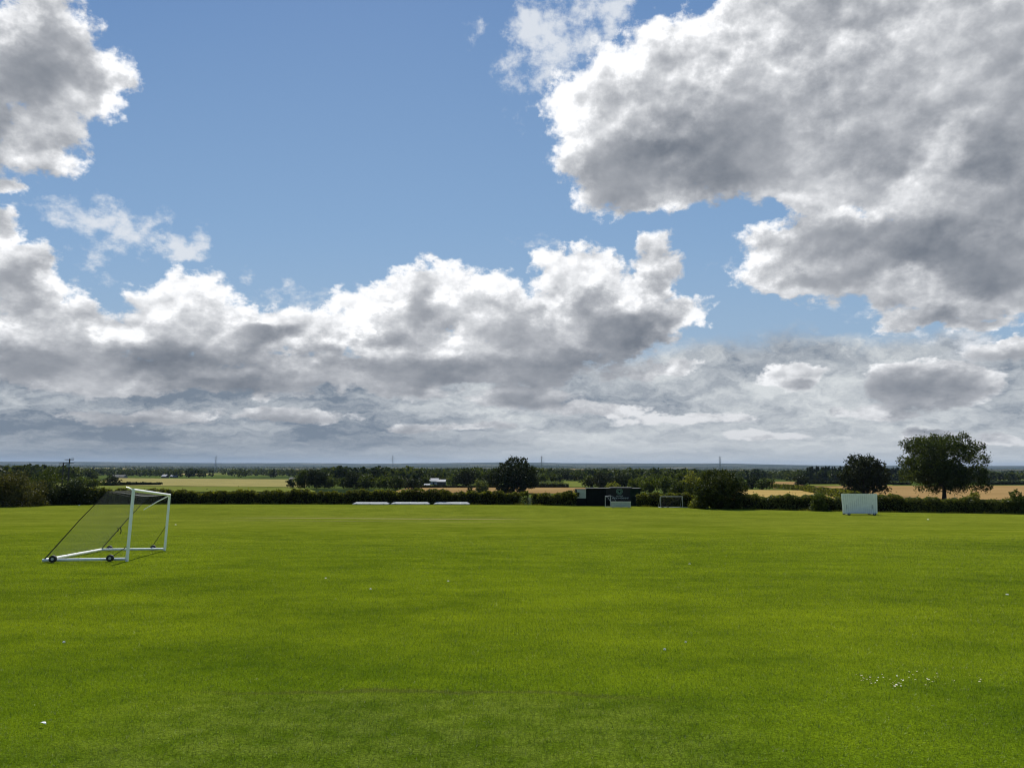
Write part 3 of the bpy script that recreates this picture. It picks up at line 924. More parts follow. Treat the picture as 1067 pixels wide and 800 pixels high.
TREES = [
    # name, px, base, top, width, kind, material, label, options
    ('bush', 8, 527.2, 493.5, 62, 'bush', M_LEAF_BROWN, 'big brownish-green bush at the far left edge of the field', dict(cat='bush', dens=9)),
    ('bush', 48, 525.8, 504, 38, 'bush', M_LEAF_DARK, 'low black-green bush in front of the tall green one, left of the power poles', dict(cat='bush', dens=9)),
    ('bush', 45, 525.0, 491.5, 46, 'bush', M_LEAF_OAK, 'tall green bush just left of the two power poles', dict(cat='bush', dens=6)),
    ('bush', 80, 525.4, 503.5, 40, 'bush', M_LEAF_DARK, 'low dark bush right of the power poles, joining the long hedge', dict(cat='bush', dens=9)),
    ('tree', 78, 509, 497, 20, 'round', M_LEAF_OAK, 'rounded tree showing over the low dark bush beside the power poles', {}),
    ('tree', 95, 500, 489.5, 14, 'round', M_LEAF_OAK, 'tall dark tree left of the long grey barn', {}),
    ('tree', 97, 508.5, 497.5, 17, 'round', M_LEAF, 'rounded green tree below and left of the long grey barn', {}),
    ('tree', 115.5, 504.5, 495.8, 15, 'round', M_LEAF_DARK, 'low dark tree beside the pale barley field, below the long grey barn', {}),
    ('tree', 303, 508.6, 499.5, 8, 'round', M_LEAF_DARK, 'small dark tree alone at the right end of the barley field', {}),
    ('tree', 317, 509, 490.8, 21, 'dense', M_LEAF_OAK, 'big rounded tree at the left end of the clump beyond the barley field', {}),
    ('tree', 330, 509, 489.3, 20, 'dense', M_LEAF_DARK, 'tallest dark tree of the clump beyond the barley field', {}),
    ('tree', 344, 508.8, 497.3, 18, 'round', M_LEAF, 'lower rounded tree right of the tall clump by the barley field', {}),
    ('tree', 358, 508, 497.8, 14, 'round', M_LEAF_OAK, 'small round tree between the clump and the tree row above the covers', {}),
    ('tree', 370, 509.3, 492.5, 22, 'dense', M_LEAF_DARK, 'tall dark tree at the left end of the row above the leftmost pitch cover', {}),
    ('tree', 384, 509.6, 494.3, 20, 'dense', M_LEAF_OAK, 'broad dark tree second in the row above the leftmost pitch cover', {}),
    ('tree', 401, 509.8, 495.5, 19, 'round', M_LEAF, 'pale-topped round tree in the row right below the pylon beside it', {}),
    ('tree', 414, 510.2, 496.2, 17, 'round', M_LEAF_OAK, 'round tree in the row above the middle pitch cover', {}),
    ('tree', 430.5, 511.0, 498.5, 17, 'dense', M_LEAF_DARK, 'compact ball-shaped tree standing in front of the row, left of the white barns', {}),
    ('tree', 442.5, 506.5, 496, 11, 'round', M_LEAF_OAK, 'narrow tree touching the left end of the white barns', {}),
    ('tree', 473, 506, 494.5, 14, 'round', M_LEAF, 'green tree at the right end of the white barns', {}),
    ('tree', 485, 507, 489.5, 22, 'dense', M_LEAF_DARK, 'tall bluish-dark tree between the white barns and the great oak', {}),
    ('tree', 498, 506.6, 489.2, 15, 'round', M_LEAF, 'tall light green tree left of the great oak', {}),
    ('tree', 511, 507, 490.5, 20, 'round', M_LEAF_OAK, 'broad tree touching the left side of the great oak', {}),
    ('oak_tree', 536, 514, 476.2, 50, OAK, M_LEAF_DARK, 'great spreading dark oak rising above the skyline near the centre', dict(clear=.10, dens=9, limbs=7)),
    ('tree', 502, 521.5, 500.5, 14, 'round', M_LEAF_GREY, 'pale grey-green young tree growing out of the hedge left of the oak', dict(clear=.05)),
    ('bush', 489.5, 513, 507, 6, 'bush', M_LEAF_DARK, 'small dark bush alone in the stubble left of the oak', dict(cat='bush')),
    ('tree', 563, 503, 492.5, 18, 'round', M_LEAF, 'green tree right of the oak under the tall pylon', {}),
    ('tree', 576, 502.5, 493, 18, 'round', M_LEAF_OAK, 'round tree between the pylon and the little green meadow', {}),
    ('tree', 590, 500.8, 490.3, 20, 'dense', M_LEAF_DARK, 'dark tree standing behind the little green meadow', {}),
    ('tree', 602, 501, 490.8, 16, 'dense', M_LEAF_OAK, 'dark tree at the right end behind the little green meadow', {}),
    ('bush', 565, 507, 501, 22, 'bush', M_LEAF_GREY, 'grey-green bush below the pylon, on the far side of the stubble', dict(cat='bush')),
    ('bush', 583, 507.3, 501.5, 18, 'bush', M_LEAF_GREY, 'grey-green bush at the left end of the little green meadow', dict(cat='bush')),
    ('tree', 613, 508, 495, 16, 'round', M_LEAF_OAK, 'tree at the right end of the little green meadow, above the scorebox window', {}),
    ('tree', 628, 508.5, 493.3, 19, 'dense', M_LEAF_DARK, 'dark rounded tree behind the left half of the scorebox', {}),
    ('bush', 639, 511, 502.3, 15, 'bush', M_LEAF_YEL, 'yellowish bush just behind the scorebox roof', dict(cat='bush')),
    ('tree', 648, 508.5, 493.2, 21, 'dense', M_LEAF_DARK, 'broad dark tree behind the crest of the scorebox', {}),
    ('tree', 664, 513, 498, 17, 'round', M_LEAF, 'green tree behind the right end of the scorebox', {}),
    ('tree', 677, 514, 497, 19, 'round', M_LEAF, 'light green tree of the wood, next to the scorebox', {}),
    ('tree', 684, 507, 493.3, 19, 'round', M_LEAF_OAK, 'tree at the back of the wood, second skyline crown from the scorebox', {}),
    ('tree', 692, 514.5, 496, 20, 'dense', M_LEAF, 'green tree of the wood, right behind the small goal beside the big bush', {}),
    ('tree', 699, 508, 491, 19, 'dense', M_LEAF_OAK, 'tall tree of the wood over the left post of the small goal by the bush', {}),
    ('tree', 706, 518, 501, 18, 'round', M_LEAF_OAK, 'low front tree of the wood over the small goal by the bush', {}),
    ('tree', 713, 509, 491, 20, 'round', M_LEAF, 'tall tree of the wood over the right post of the small goal by the bush', {}),
    ('tree', 721, 517, 492, 21, 'dense', M_LEAF_YEL, 'yellow-green tree of the wood touching the big bush', {}),
    ('tree', 731, 509, 491.5, 19, 'dense', M_LEAF_OAK, 'skyline tree behind the left side of the big bush', {}),
    ('tree', 742, 510, 490.5, 19, 'round', M_LEAF_OAK, 'skyline tree hidden mostly behind the top of the big bush, below the pylon', {}),
    ('tree', 770, 510, 497, 16, 'round', M_LEAF_OAK, 'skyline tree behind the right side of the big bush', {}),
    ('bush', 750, 529.6, 489, 56, BIGBUSH, M_LEAF_DEEP, 'huge dark rounded bush standing at the edge of the field', dict(cat='bush', dens=13)),
    ('bush', 727, 529.3, 518, 17, 'bush', M_LEAF_YEL, 'low bright green bush at the left foot of the huge dark bush', dict(cat='bush')),
    ('tree', 784, 509.5, 496.2, 13, 'dense', M_LEAF_DARK, 'dark upright tree at the left corner of the wheat field', {}),
    ('tree', 798, 510, 498.3, 17, 'round', M_LEAF_OAK, 'rounded tree on the far edge of the wheat field', {}),
    ('tree', 834.5, 506, 495.6, 15, 'dense', M_LEAF_DARK, 'single dark tree between two stubble fields left of the conifer wood', {}),
    ('copper_tree', 899.5, 517, 473.2, 48, COPPER, M_LEAF_DARK, 'nearly black round tree behind the white sightscreen', dict(dens=9, clear=.08)),
    ('ash_tree', 984, 520.5, 450.5, 82, ASH, M_LEAF_OAK, 'tallest tree with an open crown, alone in the stubble right of the sightscreen', dict(dens=10, clear=.17, limbs=10, leaf=1.0)),
    ('tree', 1053.5, 498, 490.5, 10, 'round', M_LEAF_DARK, 'small dark skyline tree near the right edge', {}),
    ('bush', 1062, 535, 511.8, 26, 'bush', M_LEAF, 'bushy green shrub standing higher than the right hedge, at the right edge', dict(cat='bush')),
    ('bush', 1015.5, 534.2, 513, 17, 'bush', M_LEAF_YEL, 'tuft of yellow-green shrub in the right hedge, right of the tallest tree', dict(cat='bush')),
    ('bush', 853, 532.2, 513.5, 17, 'bush', M_LEAF, 'green shrub standing out of the right hedge, left of the sightscreen', dict(cat='bush')),
]
for nm, px, base, top, wpx, kind, mat, lab, opt in TREES:
    if nm in ('tree', 'bush'):
        opt = dict(opt); opt.setdefault('group', 'trees beyond the field' if nm == 'tree' else 'bushes round the field')
    tree(nm, px, base, top, wpx, kind, mat, lab, **opt)


# ------------------------------------------------------------------ hedges
def hedge(pts, h, wid, mat, label, group='hedges round the fields', dens=1.0, leaf=None, rag=.36):
    """pts: pixels of its foot; a strip of leaf sprays over a core of stems"""
    g = np.array([hit(*p) for p in pts])
    seg = np.linalg.norm(np.diff(g, axis=0), axis=1); cum = np.concatenate([[0], np.cumsum(seg)]); Lt = cum[-1]
    d = g[:, 1].mean()
    s_leaf = leaf or float(np.clip(d / FPX * 1.25, .15, 1.5))
    n = int(np.clip(dens * 5.0 * Lt * (h + wid) / s_leaf ** 2, 300, 60000))
    c0 = g.mean(0); z0 = gzf(*c0)
    t = rng.random(n) * Lt
    px_, py_ = np.interp(t, cum, g[:, 0]), np.interp(t, cum, g[:, 1])
    k = np.clip(np.searchsorted(cum, t) - 1, 0, len(seg) - 1)
    tang = np.diff(g, axis=0)[k] / seg[k][:, None]
    nor = np.stack([-tang[:, 1], tang[:, 0]], -1)
    ph = rng.random(8) * 6.28
    def top(t):
        v = sum(np.sin(t / q + p) * a for q, p, a in ((9.0, ph[0], .30), (4.1, ph[1], .28), (1.9, ph[2], .30), (.83, ph[3], .35), (.41, ph[4], .28), (.2, ph[5], .2)))
        return h * (1 + rag * .55 * v)
    a = rng.random(n)
    # points on the shell: two faces and the top
    side = rng.random(n)
    tv = top(t)
    zz = np.where(side < .62, rng.random(n) ** .8 * tv, tv * (1 - .30 * rng.random(n) ** 1.5))
    off = np.where(side < .42, wid / 2, np.where(side < .62, -wid / 2, (rng.random(n) - .5) * wid))
    off = off * (1 - .35 * (zz / np.maximum(tv, .1)) ** 3) + rng.normal(0, .10 * wid, n) + .12 * wid * np.sin(t / 1.7 + ph[6])
    sprig = rng.random(n) < .025
    zz = zz + np.where(sprig & (side > .62), np.abs(rng.normal(0, .11 * h, n)), 0)
    # nor points away from the viewer for paths running left to right
    X = px_ - nor[:, 0] * off; Y = py_ - nor[:, 1] * off
    C = np.stack([X - c0[0], Y - c0[1], gz(px_, py_) + np.maximum(zz, .03) - z0], -1)
    V, F = leaves(C, s_leaf)
    me = np_mesh('foliage', V, F); tinted(me, len(F))
    root = empty('hedge', (c0[0], c0[1], z0), 0, label, 'hedge', group)
    link('foliage', me, mat, root)
    m = max(int(Lt / 1.2), 2)
    tt = np.linspace(0.02, .98, m) * Lt
    cx, cy2 = np.interp(tt, cum, g[:, 0]), np.interp(tt, cum, g[:, 1])
    k = np.clip(np.searchsorted(cum, tt) - 1, 0, len(seg) - 1)
    tg = np.diff(g, axis=0)[k] / seg[k][:, None]
    hh = top(tt) * .80; q = wid * .33
    zg = gz(cx, cy2) - z0
    prof = [(-q, -.1), (-q, .7), (-q * .5, 1.0), (q * .5, 1.0), (q, .7), (q, -.1)]
    V = []; F = []
    for i in range(m):
        for o_, z_ in prof:
            V.append((cx[i] - tg[i, 1] * o_ - c0[0], cy2[i] + tg[i, 0] * o_ - c0[1], zg[i] + z_ * hh[i]))
    for i in range(m - 1):
        for j in range(5):
            F.append((i * 6 + j, i * 6 + j + 1, (i + 1) * 6 + j + 1, (i + 1) * 6 + j))
    link('stems', np_mesh('stems', V, F), M_STEM, root)
    return root


hedge([(-60, 528), (0, 527), (40, 526)], 2.2, 2.0, M_HEDGE, 'dark hedge behind the brownish bush at the left edge')
hedge([(56, 525.6), (120, 524.9), (200, 524.8), (300, 525), (420, 525.2), (550.5, 525.6)], 2.45, 1.9, M_HEDGE,
      'long dark clipped hedge running behind the three pitch covers', dens=1.0)
hedge([(555.5, 525.8), (603, 526.8)], 2.35, 1.8, M_HEDGE, 'short dark hedge between the gap in the hedge and the scorebox')
hedge([(664, 527.2), (724, 528.5)], 2.1, 1.8, M_HEDGE, 'dark hedge behind the small goal next to the huge bush')
hedge([(768, 530), (875, 532.1), (1000, 534), (1130, 536)], 2.25, 2.0, M_HEDGE2, 'leafy green hedge along the right side behind the sightscreen', dens=.9, rag=.35)
hedge([(806, 508.4), (838, 511), (866, 516), (890, 521)], 2.2, 3.0, M_HEDGE, 'overgrown hedge slanting down between the wheat and the stubble')
hedge([(843, 504.6), (885, 504.4)], 2.6, 3.0, M_LEAF_DARK, 'thin dark hedge at the foot of the conifer wood, left of the black tree')
hedge([(918, 504.8), (950, 505.2)], 2.4, 3.0, M_LEAF_DARK, 'thin dark hedge between the black tree and the tallest tree')
hedge([(1020, 505.2), (1100, 504.6)], 2.4, 3.0, M_LEAF_DARK, 'thin dark hedge on the far side of the stubble at the right edge')
hedge([(96, 506), (168, 505.2)], 1.7, 2.0, M_LEAF_DARK, 'low thin hedge across the barley field behind the football goal')
hedge([(535, 508.0), (592, 508.0)], 2.0, 2.5, M_LEAF_DARK, 'thin dark hedge on the far edge of the stubble right of the oak')
hedge([(405, 508.2), (540, 508.0)], 1.2, 2.0, M_LEAF_DARK, 'low dark hedge on the far edge of the stubble left of the oak')


def rough_grass():
    """long unmown grass at the foot of the boundary hedges"""
    Vs = []
    for pts, n in (([(56, 525.9), (120, 525.2), (200, 525.1), (300, 525.3), (420, 525.5), (550, 525.9)], 9000), ([(556, 526.1), (600, 527.1)], 1200),
                   ([(668, 527.8), (724, 528.9)], 1400), ([(776, 530.7), (875, 532.7), (1000, 534.6), (1080, 535.8)], 8000), ([(-20, 528.4), (56, 526.2)], 1800)):
        g = np.array([hit(*p) for p in pts]); cum = np.concatenate([[0], np.cumsum(np.linalg.norm(np.diff(g, axis=0), axis=1))])
        t = rng.random(n) * cum[-1]
        clump = .5 + .5 * np.sin(t / 2.3) * np.sin(t / .9 + 1.0)
        x = np.interp(t, cum, g[:, 0]) + rng.normal(0, .1, n); y = np.interp(t, cum, g[:, 1]) + rng.normal(0, .35, n)
        z = gz(x, y) - .02; L = (.10 + .35 * rng.random(n) ** 2) * (.4 + clump); W = .03 + .05 * rng.random(n)
        a = rng.random(n) * 6.28; le = np.abs(rng.normal(0, .35, n))
        V = np.empty((n, 3, 3), np.float32)
        V[:, 0] = np.stack([x - np.cos(a) * W / 2, y - np.sin(a) * W / 2, z], -1)
        V[:, 1] = np.stack([x + np.cos(a) * W / 2, y + np.sin(a) * W / 2, z], -1)
        b2 = rng.random(n) * 6.28
        V[:, 2] = np.stack([x + np.sin(le) * np.cos(b2) * L, y + np.sin(le) * np.sin(b2) * L, z + np.cos(le) * L], -1)
        Vs.append(V.reshape(-1, 3))
    V = np.concatenate(Vs); m = len(V) // 3
    me = np_mesh('rough_grass', V, np.arange(m * 3).reshape(m, 3)); tinted(me, m)
    tag(link('rough_grass', me, M_LEAF_YEL), 'fringe of long unmown grass along the foot of the boundary hedges', 'grass', kind='stuff')


rough_grass()


# ------------------------------------------------------------------ far woodland
CLEAR = [(80, 335, 497.6, 513), (405, 645, 507.0, 515), (585, 613, 501.0, 508), (740, 1110, 501.5, 523)]


def far_woods(name, label, n, dlo, dhi, ulo, uhi, hmin, hmax, mat, thr, nq, kind='round', seed=1.0):
    Vs = []; base = 0
    y = np.exp(rng.uniform(math.log(dlo), math.log(dhi), n)); x = y * rng.uniform(ulo, uhi, n)
    if thr > 0:
        f = np.sin(x / 310 + seed) * np.cos(y / 420 + seed * 2) + .7 * np.sin(x / 130 - y / 260 + seed) + .5 * np.sin(x / 60 + y / 75)
        # hedgerow lines between the woods
        line = (np.abs(((x * .8 + y * .6) % 520) - 12) < 14) | (np.abs(((x * .5 - y * .85) % 610) - 12) < 14)
        keep = (f > thr - 1) | line
        x, y = x[keep], y[keep]
    z = gz(x, y)
    u = x / y
    inv = np.linalg.inv(C3)
    dv = np.stack([x, y, z - EYE], -1) @ inv.T
    ppx = 533.5 + FPX * dv[:, 0] / -dv[:, 2]; ppy = 400 - FPX * dv[:, 1] / -dv[:, 2]
    ok = np.ones(len(x), bool)
    for a, b, c_, d_ in CLEAR:
        ok &= ~((ppx > a) & (ppx < b) & (ppy > c_) & (ppy < d_))
    x, y, z = x[ok], y[ok], z[ok]
    C = []; S = []; TI = []
    for i in range(len(x)):
        h = rng.uniform(hmin, hmax); w = h * rng.uniform(.75, 1.15) * (.45 if kind == 'fir' else 1)
        m = int(np.clip(nq * (900 / y[i]) ** .8, 16, nq))
        if kind == 'fir':
            p = crown_points('fir', w, h * .05, h, m)
        else:
            p = rng.normal(size=(m, 3)); p /= np.linalg.norm(p, axis=1)[:, None]
            p *= (.55 + .45 * rng.random(m))[:, None]
            p = p * (w / 2, w / 2, h * .46) + (0, 0, h * .52)
        TI.append(np.clip(rng.random() ** 1.4 * .8 + .25 * (p[:, 2] / h) * rng.random(m), 0, 1)); C.append(p + (x[i], y[i], z[i])); S.append(np.full(m, h * (.26 if kind != 'fir' else .15) * (40 / m) ** .35))
    C = np.concatenate(C); S = np.concatenate(S)
    V, F = leaves(C, S)
    me = np_mesh(name, V, F)
    me.attributes.new('tint', 'FLOAT', 'FACE').data.foreach_set('value', np.concatenate(TI).astype(np.float32))
    o = link(name, me, mat)
    tag(o, label, 'woodland', kind='stuff')


far_woods('distant_woodland', 'hazy belts of trees filling the valley out to the blue skyline', 19000, 560, 14000, -.78, .78, 8, 15, M_FAR, .62, 70)
far_woods('conifer_wood', 'dark conifer plantation on the rise behind the two big trees on the right', 520, 900, 1150, .385, .62, 13, 19, M_FIR, 0, 120, 'fir', 2.0)


# ------------------------------------------------------------------ materials of the made things
M_WHITE = plain('white_paint', (.78, .79, .78), rough=.38, var=.05, scale=3.0)
M_GALV = plain('scuffed_white_metal', (.68, .69, .68), rough=.42, var=.12, scale=5.0)
M_GREYPOST = plain('dull_white_metal', (.40, .41, .41), rough=.6, var=.12, scale=5.0, spec=.1)
M_BACK = plain('grey_backing', (.36, .38, .37), rough=.8, var=.15, spec=.1)
M_BLACK = plain('black_rubber', (.018, .018, .019), rough=.7, var=.3)
M_ROPE = plain('black_rope', (.020, .021, .024), rough=.85, var=.3)
M_NET = plain('net_cord', (.15, .155, .16), rough=.8, var=.2)
M_NETW = plain('white_net_cord', (.55, .56, .56), rough=.8, var=.1)
M_HUB = plain('grey_hub', (.42, .42, .42), rough=.5)
M_WOOD = plain('weathered_wood', (.20, .165, .12), rough=.85, var=.3, scale=4.0)
M_PALEWOOD = plain('bleached_wood', (.26, .24, .20), rough=.85, var=.25, scale=4.0)
M_POLE = plain('creosoted_pole', (.050, .042, .036), rough=.85, var=.3, scale=3.0)
M_CERAM = plain('insulator', (.30, .28, .27), rough=.3)
M_STEEL = plain('galvanised_steel', (.33, .35, .36), rough=.55, metal=.3, var=.15)
M_CLAD = plain('dark_green_cladding', (.004, .006, .006), rough=.85, var=.25, scale=1.5, spec=.08)
M_CLAD2 = plain('green_cladding', (.009, .019, .013), rough=.85, var=.2, scale=1.5, spec=.08)
M_SIGN = plain('black_sign_board', (.004, .005, .006), rough=.8, var=.2)
M_CREST = plain('crest_green', (.070, .150, .105), rough=.5, var=.1)
M_LETTER = plain('sign_lettering', (.36, .40, .40), rough=.5, var=.05)
M_ROOF = plain('grey_roof_sheet', (.036, .042, .040), rough=.9, var=.2, scale=1.0)
M_SHUT = plain('pale_shutter', (.32, .35, .31), rough=.6, var=.12, scale=2.0)
M_SCREEN = plain('sightscreen_slats', (.72, .73, .66), rough=.5, var=.06, scale=2.0)
M_SEAM = plain('slat_gap', (.10, .11, .11), rough=.8)
M_SHEET = plain('cover_sheet', (.25, .265, .27), rough=.85, var=.1, scale=1.0, spec=.05)
M_CORR = plain('white_barn_sheet', (.27, .28, .29), rough=.85, var=.1, scale=.2, spec=.05)
M_BARN = plain('grey_barn_wall', (.20, .20, .19), rough=.8, var=.2, scale=.3)
M_BRICK = plain('brick_wall', (.22, .13, .09), rough=.9, var=.2, scale=.5)
M_TILE = plain('roof_tile', (.16, .12, .10), rough=.85, var=.2, scale=.5)
M_DAISY = plain('daisy_petal', (.66, .66, .63), rough=.6, var=.05)
M_DYEL = plain('daisy_eye', (.65, .42, .03), rough=.6, var=.05)
M_LITTER = plain('litter', (.72, .73, .72), rough=.5, var=.1, scale=40)


def net_panel(A, B, C_, D, pitch=.18, r=.0015):
    """square-mesh net over a bilinear patch A-B (bottom) to D-C (top), sagging a little; flat crossed cords with thickness"""
    A, B, C_, D = (np.array(p, float) for p in (A, B, C_, D))
    nu = max(int(max(np.linalg.norm(B - A), np.linalg.norm(C_ - D)) / pitch), 2)
    nv = max(int(max(np.linalg.norm(D - A), np.linalg.norm(C_ - B)) / pitch), 2)
    nrm = np.cross(B - A, D - A); nrm /= np.linalg.norm(nrm) + 1e-9

    def P(u, v):
        p = (1 - u) * (1 - v) * A + u * (1 - v) * B + u * v * C_ + (1 - u) * v * D
        s = math.sin(math.pi * u) * math.sin(math.pi * v)
        return p + nrm * .05 * s - np.array([0, 0, .05 * s])
    mb = MB()
    # square mesh hung on its corners
    for k in range(-nv, nu + 1):
        for flip in (0, 1):
            t0, t1 = max(0, -k), min(nv, nu - k)
            if t1 - t0 < 1: continue
            pts = []
            m_ = max(2, int((t1 - t0) / 2))
            for q in range(m_ + 1):
                t = t0 + (t1 - t0) * q / m_
                u, v = (k + t) / nu, t / nv
                pts.append(P(1 - u if flip else u, v))
            mb.tube(pts, r, 3, cap=False)
    return mb


def wheel(root, c, axis, rad=.16, wid=.12):
    a = Vector(axis).normalized(); c = Vector(c)
    mb = MB()
    mb.tube([c - a * wid * .5, c - a * wid * .42, c + a * wid * .42, c + a * wid * .5], [rad * .86, rad, rad, rad * .86], 20)
    w = mb.build('wheel', M_BLACK, root)
    h = MB(); h.tube([c - a * wid * .56, c + a * wid * .56], rad * .38, 12)
    h.build('hub', M_HUB, w)
    return w


# ------------------------------------------------------------------ big football goal on the left
def football_goal():
    o = Vector((-12.62, 25.40)); al = Vector((-1.92, 6.97)).normalized(); bk = Vector((-al.y, al.x))
    W, H, D, E = 7.32, 2.27, 2.42, .78
    z0 = gzf(o.x, o.y)
    zf = gzf(*(o + al * W)); zb = gzf(*(o + bk * D))
    root = empty('football_goal', (o.x, o.y, z0), 0, 'large white wheeled football goal with a dark net on the left of the field', 'football goal')

    def P(a, b, h):          # along the line, backwards, up
        q = al * a + bk * (b - .035 * h)
        return Vector((q.x, q.y, (zf - z0) * a / W + (zb - z0) * b / D + h + .05))
    for a in (0, W):
        MB().tube([P(a, 0, -.05), P(a, 0, H + .02)], .051, 16).build('post', M_WHITE, root, smooth=False)
    MB().tube([P(-.05, 0, H), P(W + .05, 0, H)], .051, 16).build('crossbar', M_WHITE, root)
    for a in (0, W):
        MB().tube([P(a, .06, .03), P(a, D + .05, .03)], .048, 12).build('side_rail', M_GALV, root)
    MB().tube([P(0, D, .03), P(W, D, .03)], .055, 12).build('back_rail', M_GALV, root)
    for a, s in ((0, 1), (W, -1)):
        MB().tube([P(a, .02, H), P(a + s * .02, .12, H + .06), P(a + s * .02, .24, H + .10)] if a == 0 else
                  [P(a, .05, H - .05), P(a - .02, .45, H - .28), P(a - .02, .95, H - .62)], [.022, .020, .016], 8).build('net_support', M_WHITE, root)
        MB().tube([P(a, D, .05), P(a, E + (D - E) * .45, H * .57), P(a, E, H - .05)], [.020, .015, .011], 6).build('net_rope', M_ROPE, root)
        MB().tube([P(a, .05, .95 if a else .42), P(a, .55, .04)], .012, 6).build('brace', M_ROPE, root)
        for b in (D - .28, .48):
            wheel(root, P(a - s * .13, b, .075), (al.x, al.y, 0), rad=.112, wid=.11)
    n = net_panel(P(0, D, .05), P(W, D, .05), P(W, E, H - .05), P(0, E, H - .05))
    n2 = net_panel(P(0, E, H - .05), P(W, E, H - .05), P(W, 0, H), P(0, 0, H)); n.add(n2.v, n2.f)
    for a in (0, W):
        n3 = net_panel(P(a, .03, .05), P(a, D, .05), P(a, E, H - .06), P(a, .03, H - .04)); n.add(n3.v, n3.f)
    n.build('net', M_NET, root)
    MB().tube([P(0, .02, H - .02), P(0, E * .5, H - .07), P(0, E, H - .05)], .008, 5).tube(
        [P(0, E, H - .05), P(W / 2, E, H - .16), P(W, E, H - .05)], .007, 5).build('net_edge', M_ROPE, root)
    # loose net ties hanging inside
    t = MB()
    q = P(2.6, .9, .9)
    t.tube([q + Vector((0, 0, .10)), q + Vector((.03, 0, .02)), q + Vector((.0, .02, -.04))], .016, 5)
    t.tube([q + Vector((.10, 0, .10)), q + Vector((.13, 0, -.02)), q + Vector((.09, .02, -.12))], .018, 5)
    t.build('loose_tie', M_ROPE, root)
    return root


football_goal()


# ------------------------------------------------------------------ small goals at the far end
def small_goal(x, y, rz, w, h, label, bar=True):
    root = empty('small_goal', (x, y, gzf(x, y)), rz, label, 'football goal', 'small goals at the far end')
    for s in (-.5, .5):
        MB().tube([(s * w, 0, -.03), (s * w, 0, h + .03)], .048, 10).build('post', M_GREYPOST, root)
        MB().tube([(s * w, 0, .04), (s * w, 1.5, .04)], .04, 8).build('side_rail', M_GREYPOST, root)
        MB().tube([(s * w, 1.5, .04), (s * w, .5, h * .9), (s * w, .02, h)], .022, 6).build('net_support', M_GREYPOST, root)
    MB().tube([(-w / 2, 0, h), (w / 2, 0, h)], .048, 10).build('crossbar', M_GREYPOST, root)
    MB().tube([(-w / 2, 1.5, .04), (w / 2, 1.5, .04)], .045, 8).build('back_rail', M_GREYPOST, root)
    n = net_panel((-w / 2, 1.5, .05), (w / 2, 1.5, .05), (w / 2, .5, h * .9), (-w / 2, .5, h * .9), .20)
    n2 = net_panel((-w / 2, .5, h * .9), (w / 2, .5, h * .9), (w / 2, 0, h), (-w / 2, 0, h), .20); n.add(n2.v, n2.f)
    n.build('net', M_NET, root)
    if bar:
        wheel(root, (-w / 2 + .35, -.12, .17), (0, 1, 0), rad=.17, wid=.12)
        wheel(root, (-w / 2 + 1.2, -.12, .17), (0, 1, 0), rad=.17, wid=.12)
        MB().tube([(-w / 2 + .3, -.10, .10), (w / 2 + .9, -.10, .07)], .05, 8).build('ground_bar', M_GREYPOST, root)
    return root


gx, gy = hit(700, 528.8)
small_goal(gx, gy, R(4), 23.0 / FPX * gy, Z_at(700, 517.2, gy) - gzf(gx, gy), 'small white goal in front of the dark hedge beside the huge bush')
gx, gy = hit(633.5, 527.6)
small_goal(gx, gy, R(248), 3.6, Z_at(631, 516.6, gy) - gzf(gx, gy), 'small white goal seen almost end-on in front of the scorebox, half behind the white board', bar=False)

# low white board in front of the scorebox
bx, by = hit(647, 529.0)
root = empty('white_board', (bx, by, gzf(bx, by)), R(2), 'low white screen board on short feet standing in front of the dark scorebox', 'screen')
w = 20.6 / FPX * by; h = Z_at(647, 522.3, by) - gzf(bx, by)
MB().box((0, 0, h * .55), (w, .07, h * .88)).build('panel', M_SHUT, root, bevel=.01)
MB().box((0, -.045, h * .97), (w + .02, .03, .05)).build('top_rail', M_WHITE, root)
for s in (-.4, 0, .4):
    MB().box((s * w, 0, .08), (.08, .5, .16)).build('foot', M_WOOD, root)


